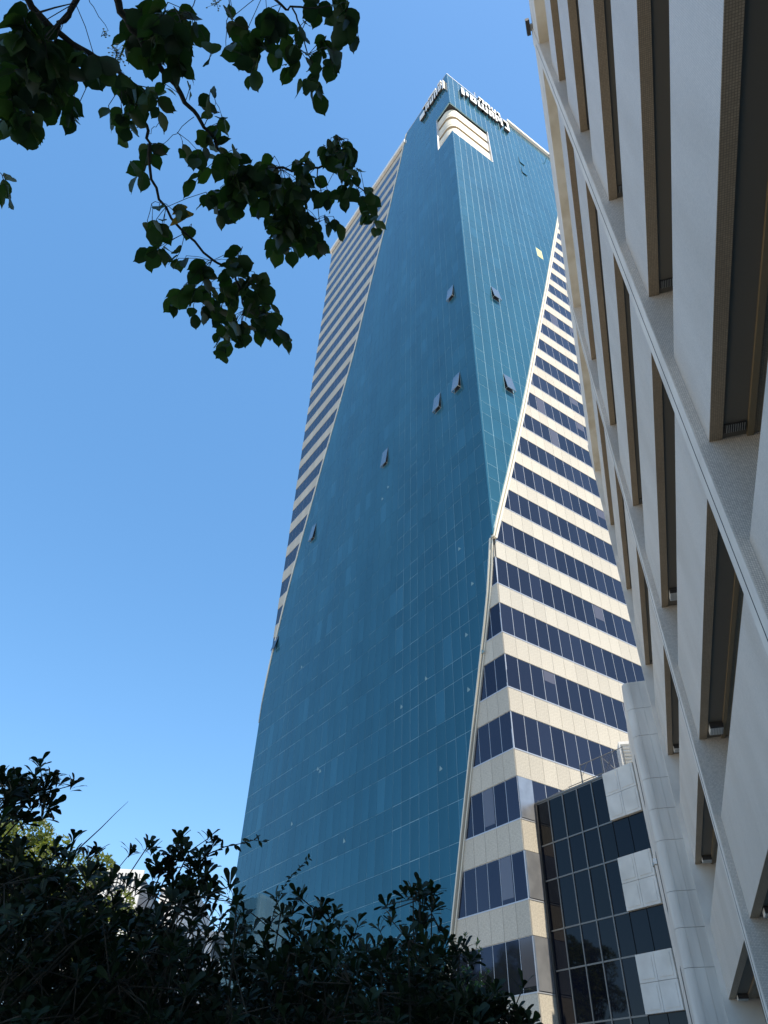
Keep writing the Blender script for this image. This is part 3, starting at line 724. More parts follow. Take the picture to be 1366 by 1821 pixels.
SPRAYS = [((-0.99,0.56,3.9),(-0.98,0.6,3.85),6),((-0.92,0.5,3.67),(-0.96,0.54,3.62),6),((-0.96,0.53,3.75),(-0.99,0.56,3.73),3),((-0.92,0.5,3.66),(-0.93,0.53,3.59),4),((-0.93,0.51,3.7),(-0.95,0.55,3.65),4),((-0.97,0.59,3.75),(-0.93,0.65,3.73),5),((-0.9,0.55,3.66),(-0.92,0.59,3.67),3),((-0.95,0.54,3.63),(-0.91,0.6,3.57),6),((-1.03,0.63,3.81),(-1.02,0.66,3.79),3),((-0.9,0.55,3.67),(-0.89,0.59,3.63),4),((-0.89,0.54,3.66),(-0.92,0.62,3.66),6),((-1.0,0.59,3.74),(-0.98,0.59,3.7),1),((-0.93,0.59,3.6),(-1.0,0.62,3.61),4),((-0.91,0.59,3.69),(-0.91,0.65,3.73),5),((-1.04,0.63,3.77),(-1.07,0.68,3.78),3),((-1.03,0.62,3.76),(-1.04,0.69,3.7),6),((-1.01,0.65,3.76),(-1.0,0.72,3.79),5),((-0.94,0.61,3.68),(-0.97,0.67,3.67),4),((-1.01,0.64,3.7),(-1.05,0.67,3.67),4),((-0.94,0.58,3.62),(-0.97,0.63,3.65),3),((-0.97,0.64,3.75),(-1.02,0.67,3.72),4),((-0.92,0.64,3.65),(-0.91,0.65,3.64),1),((-0.96,0.67,3.73),(-0.96,0.71,3.7),3),((-1.0,0.66,3.81),(-1.03,0.72,3.84),3),((-1.0,0.71,3.85),(-0.98,0.75,3.86),3),((-0.96,0.69,3.79),(-0.97,0.74,3.75),4),((-0.95,0.67,3.9),(-0.98,0.73,3.84),5),((-1.03,0.69,3.86),(-1.07,0.74,3.88),3),((-0.99,0.73,3.92),(-1.05,0.8,3.93),4),((-1.02,0.7,3.71),(-0.99,0.75,3.65),6),((-1.0,0.67,3.6),(-0.98,0.72,3.55),6),((-1.07,0.74,3.77),(-1.07,0.8,3.75),6),((-1.02,0.7,3.64),(-1.05,0.73,3.56),5),((-1.01,0.75,3.7),(-1.02,0.78,3.7),3),((-0.97,0.71,3.63),(-0.97,0.74,3.57),6),((-0.95,0.64,3.96),(-0.91,0.69,3.94),5),((-0.98,0.63,3.95),(-0.96,0.7,3.92),5),((-0.91,0.57,3.8),(-0.96,0.62,3.82),5),((-0.9,0.63,3.83),(-0.9,0.66,3.79),3),((-0.95,0.61,3.88),(-0.94,0.65,3.87),3),((-0.96,0.79,3.89),(-0.97,0.81,3.85),5),((-0.9,0.73,3.74),(-0.91,0.75,3.71),2),((-0.86,0.63,3.83),(-0.87,0.68,3.85),3),((-0.83,0.61,3.79),(-0.82,0.64,3.79),3),((-0.93,0.67,3.99),(-0.91,0.71,3.96),3),((-1.06,0.84,3.53),(-1.04,0.86,3.49),3),((-1.19,0.95,3.78),(-1.17,0.96,3.73),2),((-0.83,0.63,4.17),(-0.84,0.68,4.11),4),((-0.82,0.63,4.15),(-0.78,0.69,4.15),6),((-0.76,0.57,4.07),(-0.78,0.62,4.11),2),((-0.71,0.61,4.04),(-0.75,0.66,4.06),3),((-0.73,0.64,4.22),(-0.77,0.67,4.18),3),((-0.78,0.6,4.21),(-0.81,0.64,4.19),3),((-0.76,0.63,4.09),(-0.74,0.66,4.03),3),((-0.77,0.67,4.24),(-0.84,0.63,4.23),5),((-0.75,0.65,4.27),(-0.72,0.72,4.2),6),((-0.72,0.59,4.02),(-0.71,0.65,4.01),4),((-0.73,0.61,4.19),(-0.78,0.66,4.22),3),((-0.7,0.57,4.14),(-0.73,0.62,4.11),4),((-0.65,0.57,4.0),(-0.67,0.62,4.04),3),((-0.66,0.6,4.04),(-0.66,0.67,4.07),6),((-0.73,0.66,4.26),(-0.71,0.71,4.22),6),((-0.72,0.61,4.27),(-0.67,0.67,4.28),6),((-0.67,0.56,4.0),(-0.7,0.58,3.95),3),((-0.72,0.72,4.23),(-0.69,0.76,4.2),3),((-0.67,0.69,4.05),(-0.67,0.72,4.04),6),((-0.64,0.63,4.16),(-0.65,0.65,4.14),2),((-0.77,0.69,4.11),(-0.77,0.71,4.06),4),((-0.81,0.72,4.22),(-0.82,0.74,4.23),1),((-0.8,0.72,3.96),(-0.83,0.77,3.99),5),((-0.79,0.7,3.9),(-0.74,0.72,3.86),4),((-0.9,0.78,4.12),(-0.88,0.82,4.13),3),((-0.81,0.78,4.02),(-0.81,0.81,4.0),4),((-0.83,0.79,4.08),(-0.85,0.83,4.06),5),((-0.73,0.72,3.88),(-0.73,0.73,3.88),1),((-0.73,0.76,3.96),(-0.74,0.82,3.98),6),((-0.92,0.83,4.05),(-0.92,0.86,4.04),2),((-0.84,0.79,3.94),(-0.84,0.84,3.93),3),((-0.8,0.78,3.9),(-0.81,0.83,3.86),6),((-0.89,0.92,4.07),(-0.9,0.94,4.08),1),((-0.77,0.81,4.2),(-0.79,0.84,4.23),3),((-0.68,0.8,4.17),(-0.67,0.8,4.13),1),((-0.83,0.95,4.07),(-0.82,0.99,4.09),5),((-0.85,1.02,4.09),(-0.87,1.06,4.09),2),((-0.78,0.94,3.85),(-0.8,0.95,3.82),2),((-0.57,0.67,4.42),(-0.55,0.71,4.47),6),((-0.52,0.59,4.19),(-0.51,0.61,4.18),1),((-0.52,0.7,4.43),(-0.54,0.75,4.43),4),((-0.49,0.68,4.31),(-0.49,0.73,4.33),3),((-0.53,0.73,4.34),(-0.54,0.76,4.35),5),((-0.54,0.7,4.27),(-0.54,0.72,4.26),1),((-0.57,0.68,4.07),(-0.56,0.69,4.06),2),((-0.47,0.74,4.22),(-0.5,0.8,4.25),3),((-0.43,0.69,4.33),(-0.48,0.73,4.33),6),((-0.46,0.73,4.35),(-0.48,0.75,4.32),2),((-0.46,0.66,4.48),(-0.44,0.72,4.49),5),((-0.43,0.63,4.39),(-0.42,0.68,4.37),3),((-0.4,0.63,4.35),(-0.42,0.68,4.34),6),((-0.42,0.76,4.53),(-0.44,0.79,4.48),5),((-0.38,0.74,4.45),(-0.37,0.78,4.44),2),((-0.31,0.65,4.33),(-0.34,0.7,4.26),4),((-0.35,0.7,4.47),(-0.38,0.76,4.44),4),((-0.36,0.79,4.5),(-0.4,0.83,4.43),5),((-0.36,0.73,4.4),(-0.32,0.78,4.39),3),((-0.26,0.73,4.49),(-0.28,0.78,4.48),5),((-0.27,0.74,4.51),(-0.25,0.76,4.46),2),((-0.25,0.78,4.47),(-0.23,0.8,4.4),4),((-0.24,0.71,4.29),(-0.21,0.72,4.25),2),((-0.29,0.81,4.46),(-0.31,0.87,4.42),5),((-0.26,0.79,4.37),(-0.29,0.82,4.39),2),((-0.32,0.87,4.49),(-0.3,0.91,4.47),3),((-0.3,0.81,4.3),(-0.33,0.82,4.25),2),((-0.23,0.66,4.52),(-0.22,0.7,4.52),5),((-0.17,0.6,4.35),(-0.19,0.66,4.34),6),((-0.18,0.62,4.42),(-0.18,0.68,4.45),6),((-0.17,0.69,4.55),(-0.17,0.74,4.52),3),((-0.18,0.67,4.41),(-0.2,0.71,4.39),4),((-0.17,0.7,4.52),(-0.15,0.71,4.49),1),((-0.24,0.62,4.48),(-0.2,0.63,4.43),5),((-0.28,0.63,4.5),(-0.29,0.66,4.52),4),((-0.63,0.83,4.23),(-0.63,0.85,4.18),3),((-0.58,0.87,4.12),(-0.56,0.88,4.06),3),((-0.61,0.9,4.23),(-0.65,0.92,4.26),2),((-0.64,0.96,4.3),(-0.64,0.97,4.25),3),((-0.75,0.99,4.21),(-0.74,1.01,4.16),2),((-0.67,0.98,4.1),(-0.67,0.99,4.06),3),((-0.65,0.98,4.25),(-0.7,1.03,4.23),5),((-0.64,0.97,4.17),(-0.61,1.01,4.21),3),((-0.67,1.02,4.31),(-0.68,1.06,4.36),1),((-0.64,1.09,4.32),(-0.69,1.12,4.28),3),((-0.61,1.06,4.3),(-0.58,1.11,4.26),6),((-0.61,1.02,4.17),(-0.59,1.08,4.2),3),((-0.55,0.99,4.16),(-0.58,1.02,4.08),6),((-0.61,1.07,4.33),(-0.63,1.11,4.29),4),((-0.7,1.09,4.18),(-0.72,1.12,4.17),2),((-0.51,1.04,4.2),(-0.54,1.11,4.2),6),((-0.47,1.1,4.29),(-0.54,1.13,4.25),5),((-0.45,1.05,4.18),(-0.48,1.1,4.2),5),((-0.54,1.1,4.29),(-0.53,1.14,4.28),6),((-0.47,1.12,4.44),(-0.52,1.21,4.44),5),((-0.44,1.09,4.28),(-0.47,1.15,4.3),3),((-0.58,1.09,4.19),(-0.58,1.18,4.21),6),((-0.52,1.11,4.16),(-0.54,1.16,4.17),4),((-0.57,1.1,4.15),(-0.53,1.13,4.1),3),((-0.58,1.14,4.25),(-0.55,1.21,4.28),5),((-0.59,1.08,4.17),(-0.57,1.16,4.17),5),((-0.61,1.17,4.36),(-0.64,1.22,4.3),6),((-0.57,1.09,4.21),(-0.57,1.1,4.2),1),((-0.64,1.17,4.22),(-0.63,1.25,4.25),3),((-0.61,1.14,4.21),(-0.6,1.21,4.21),3),((-0.67,1.2,4.33),(-0.67,1.28,4.33),4),((-0.65,1.17,4.24),(-0.7,1.2,4.19),4),((-0.6,1.16,4.2),(-0.57,1.19,4.14),4),((-0.66,1.21,4.2),(-0.66,1.25,4.2),3),((-0.43,1.17,4.39),(-0.41,1.28,4.37),6),((-0.49,1.14,4.32),(-0.48,1.23,4.31),4),((-0.46,1.1,4.2),(-0.45,1.17,4.23),3),((-0.39,1.11,4.25),(-0.35,1.19,4.18),6),((-0.46,1.21,4.35),(-0.53,1.25,4.29),6),((-0.41,1.11,4.19),(-0.46,1.17,4.13),4),((-0.47,1.14,4.28),(-0.5,1.21,4.21),5),((-0.46,1.18,4.41),(-0.47,1.26,4.43),3),((-0.5,1.23,4.46),(-0.45,1.3,4.44),4),((-0.37,1.16,4.4),(-0.32,1.24,4.41),4),((-0.41,1.22,4.46),(-0.42,1.29,4.41),4),((-0.35,1.19,4.41),(-0.4,1.25,4.34),6),((-0.38,1.19,4.44),(-0.31,1.21,4.45),3),((-0.34,1.16,4.41),(-0.39,1.19,4.37),3),((-0.33,1.09,4.21),(-0.34,1.16,4.14),5),((-0.4,1.2,4.4),(-0.4,1.26,4.36),4),((-0.36,1.17,4.33),(-0.34,1.21,4.26),3),((-0.45,1.23,4.24),(-0.44,1.3,4.16),6),((-0.41,1.27,4.35),(-0.42,1.33,4.27),4),((-0.4,1.24,4.27),(-0.42,1.34,4.24),6),((-0.4,1.3,4.4),(-0.33,1.37,4.36),6),((-0.48,1.29,4.42),(-0.48,1.4,4.35),6),((-0.43,1.24,4.34),(-0.38,1.35,4.28),6),((-0.4,1.25,4.23),(-0.43,1.32,4.2),6),((-0.47,1.34,4.41),(-0.47,1.4,4.38),3),((-0.46,1.29,4.29),(-0.41,1.33,4.3),3),((-0.31,1.3,4.24),(-0.32,1.36,4.21),4),((-0.36,1.31,4.3),(-0.42,1.37,4.31),4),((-0.34,1.25,4.29),(-0.3,1.3,4.24),3),((-0.38,1.25,4.28),(-0.4,1.34,4.22),5),((-0.37,1.29,4.27),(-0.36,1.36,4.21),6),((-0.36,1.38,4.41),(-0.31,1.44,4.38),5),((-0.35,1.23,4.21),(-0.3,1.28,4.23),3),((-0.44,1.35,4.29),(-0.49,1.42,4.28),5),((-0.48,1.42,4.37),(-0.48,1.47,4.37),3),((-0.4,1.4,4.37),(-0.37,1.45,4.4),5),((-0.39,1.32,4.15),(-0.39,1.37,4.17),4),((-0.32,1.06,4.28),(-0.34,1.08,4.23),3),((-0.33,1.11,4.4),(-0.36,1.13,4.35),5),((-0.37,1.13,4.41),(-0.38,1.13,4.38),1),((-0.28,1.26,4.51),(-0.26,1.29,4.43),3),((-0.26,1.21,4.36),(-0.26,1.25,4.35),2),((-0.28,1.31,4.36),(-0.27,1.33,4.31),4),((-0.23,1.24,4.21),(-0.21,1.27,4.19),2),((-0.32,1.41,4.36),(-0.31,1.46,4.38),5),((-0.65,1.09,4.04),(-0.64,1.11,4.01),2),((-0.29,1.11,4.54),(-0.26,1.15,4.53),4),((-0.27,1.07,4.41),(-0.25,1.1,4.4),4),((-0.25,1.11,4.64),(-0.25,1.12,4.58),4),((-0.25,1.05,4.45),(-0.24,1.07,4.45),1),((-0.18,1.02,4.36),(-0.19,1.06,4.3),6),((-0.21,1.11,4.59),(-0.25,1.14,4.54),4),((-0.19,1.14,4.58),(-0.21,1.21,4.59),4),((-0.18,1.09,4.41),(-0.2,1.12,4.36),4),((-0.15,1.15,4.43),(-0.18,1.21,4.4),4),((-0.15,1.23,4.62),(-0.17,1.25,4.56),2),((-0.19,1.2,4.4),(-0.2,1.27,4.42),4),((-0.2,1.2,4.41),(-0.2,1.24,4.39),2),((-0.12,1.3,4.5),(-0.13,1.35,4.45),3),((-0.14,1.26,4.47),(-0.2,1.3,4.51),3),((-0.14,1.21,4.34),(-0.1,1.25,4.31),3),((-0.09,1.4,4.59),(-0.09,1.48,4.6),3),((-0.1,1.37,4.56),(-0.07,1.43,4.49),4),((-0.11,1.33,4.49),(-0.12,1.35,4.44),2),((-0.09,1.25,4.47),(-0.11,1.32,4.5),3),((-0.2,1.16,4.36),(-0.2,1.18,4.34),1),((-0.82,1.16,3.97),(-0.81,1.2,3.99),3),((-0.81,1.18,4.01),(-0.81,1.19,3.97),3),((-0.87,1.19,4.02),(-0.86,1.24,4.03),3),((-0.81,1.12,3.91),(-0.81,1.15,3.88),2),((-0.8,1.11,3.98),(-0.79,1.1,3.93),1),((-0.73,1.07,3.87),(-0.7,1.07,3.83),2),((-0.79,1.2,3.87),(-0.81,1.23,3.87),4),((-0.83,1.28,4.01),(-0.81,1.28,3.97),2),((-0.84,1.25,3.92),(-0.86,1.29,3.94),2),((-0.75,1.26,3.95),(-0.76,1.27,3.9),3),((-0.8,1.35,4.06),(-0.82,1.39,4.1),1),((-0.78,1.36,4.1),(-0.78,1.36,4.06),1),((-0.69,1.32,3.93),(-0.68,1.35,3.93),3),((-0.56,1.31,4.09),(-0.58,1.36,4.06),3),((-0.56,1.28,4.0),(-0.56,1.33,4.01),4),((-0.58,1.29,3.95),(-0.54,1.31,3.92),5),((-0.59,1.33,4.0),(-0.61,1.4,4.02),6),((-0.62,1.41,4.17),(-0.61,1.45,4.22),1),((-0.67,1.31,3.97),(-0.68,1.32,3.93),5),((-0.76,1.39,3.94),(-0.77,1.41,3.9),3),((-0.69,1.34,3.86),(-0.73,1.39,3.85),4),((-0.72,1.33,3.86),(-0.69,1.36,3.86),2),((-0.83,1.5,4.08),(-0.84,1.53,4.05),5),((-0.71,1.47,3.97),(-0.71,1.51,3.94),4),((-0.72,1.43,3.88),(-0.72,1.47,3.86),2),((-0.72,1.48,4.1),(-0.7,1.55,4.1),6),((-0.64,1.4,3.97),(-0.6,1.44,3.93),3),((-0.69,1.47,4.06),(-0.74,1.5,4.05),3),((-0.63,1.44,4.01),(-0.61,1.48,4.0),2),((-0.61,1.45,4.1),(-0.56,1.52,4.07),5),((-0.63,1.5,4.15),(-0.58,1.58,4.18),4),((-0.59,1.48,4.16),(-0.62,1.54,4.12),3),((-0.58,1.41,4.06),(-0.59,1.44,4.02),2),((-0.51,1.4,4.05),(-0.55,1.45,4.04),6),((-0.51,1.36,4.0),(-0.48,1.41,3.99),4),((-0.52,1.5,4.12),(-0.48,1.57,4.11),4),((-0.48,1.42,4.01),(-0.52,1.46,3.93),5),((-0.57,1.55,4.18),(-0.57,1.59,4.22),1),((-0.64,1.48,3.97),(-0.65,1.56,3.94),4),((-0.64,1.45,3.88),(-0.57,1.47,3.82),4),((-0.68,1.57,4.1),(-0.67,1.66,4.09),5),((-0.58,1.42,3.89),(-0.59,1.44,3.88),1),((-0.6,1.57,4.02),(-0.63,1.63,3.99),5),((-0.56,1.5,3.91),(-0.54,1.53,3.84),4),((-0.56,1.51,3.9),(-0.54,1.58,3.92),3),((-0.58,1.51,3.94),(-0.59,1.54,3.91),2),((-0.59,1.52,3.83),(-0.6,1.54,3.74),5),((-0.56,1.52,3.84),(-0.55,1.53,3.79),2),((-0.51,1.48,3.9),(-0.46,1.52,3.86),6),((-0.52,1.55,4.07),(-0.53,1.66,4.05),4),((-0.46,1.59,4.01),(-0.42,1.66,4.02),5),((-0.45,1.5,3.96),(-0.47,1.49,3.91),3),((-0.47,1.57,4.04),(-0.47,1.58,3.97),2),((-0.51,1.57,4.12),(-0.53,1.61,4.06),4),((-0.48,1.59,4.14),(-0.54,1.65,4.13),4),((-0.44,1.7,4.13),(-0.43,1.73,4.1),2),((-0.67,1.58,3.97),(-0.66,1.6,3.92),3),((-0.73,1.22,4.07),(-0.74,1.25,4.09),1)]
PANICLES = [((-0.85, 0.674, 4.029), 0.028, 34), ((-0.573, 0.588, 4.225), 0.025, 22), ((-0.861, 0.62, 3.996), 0.012, 8)]
YELLOWED = [(-0.679, 1.075, 3.891), (-0.666, 1.103, 3.904), (-0.683, 1.096, 3.857)]
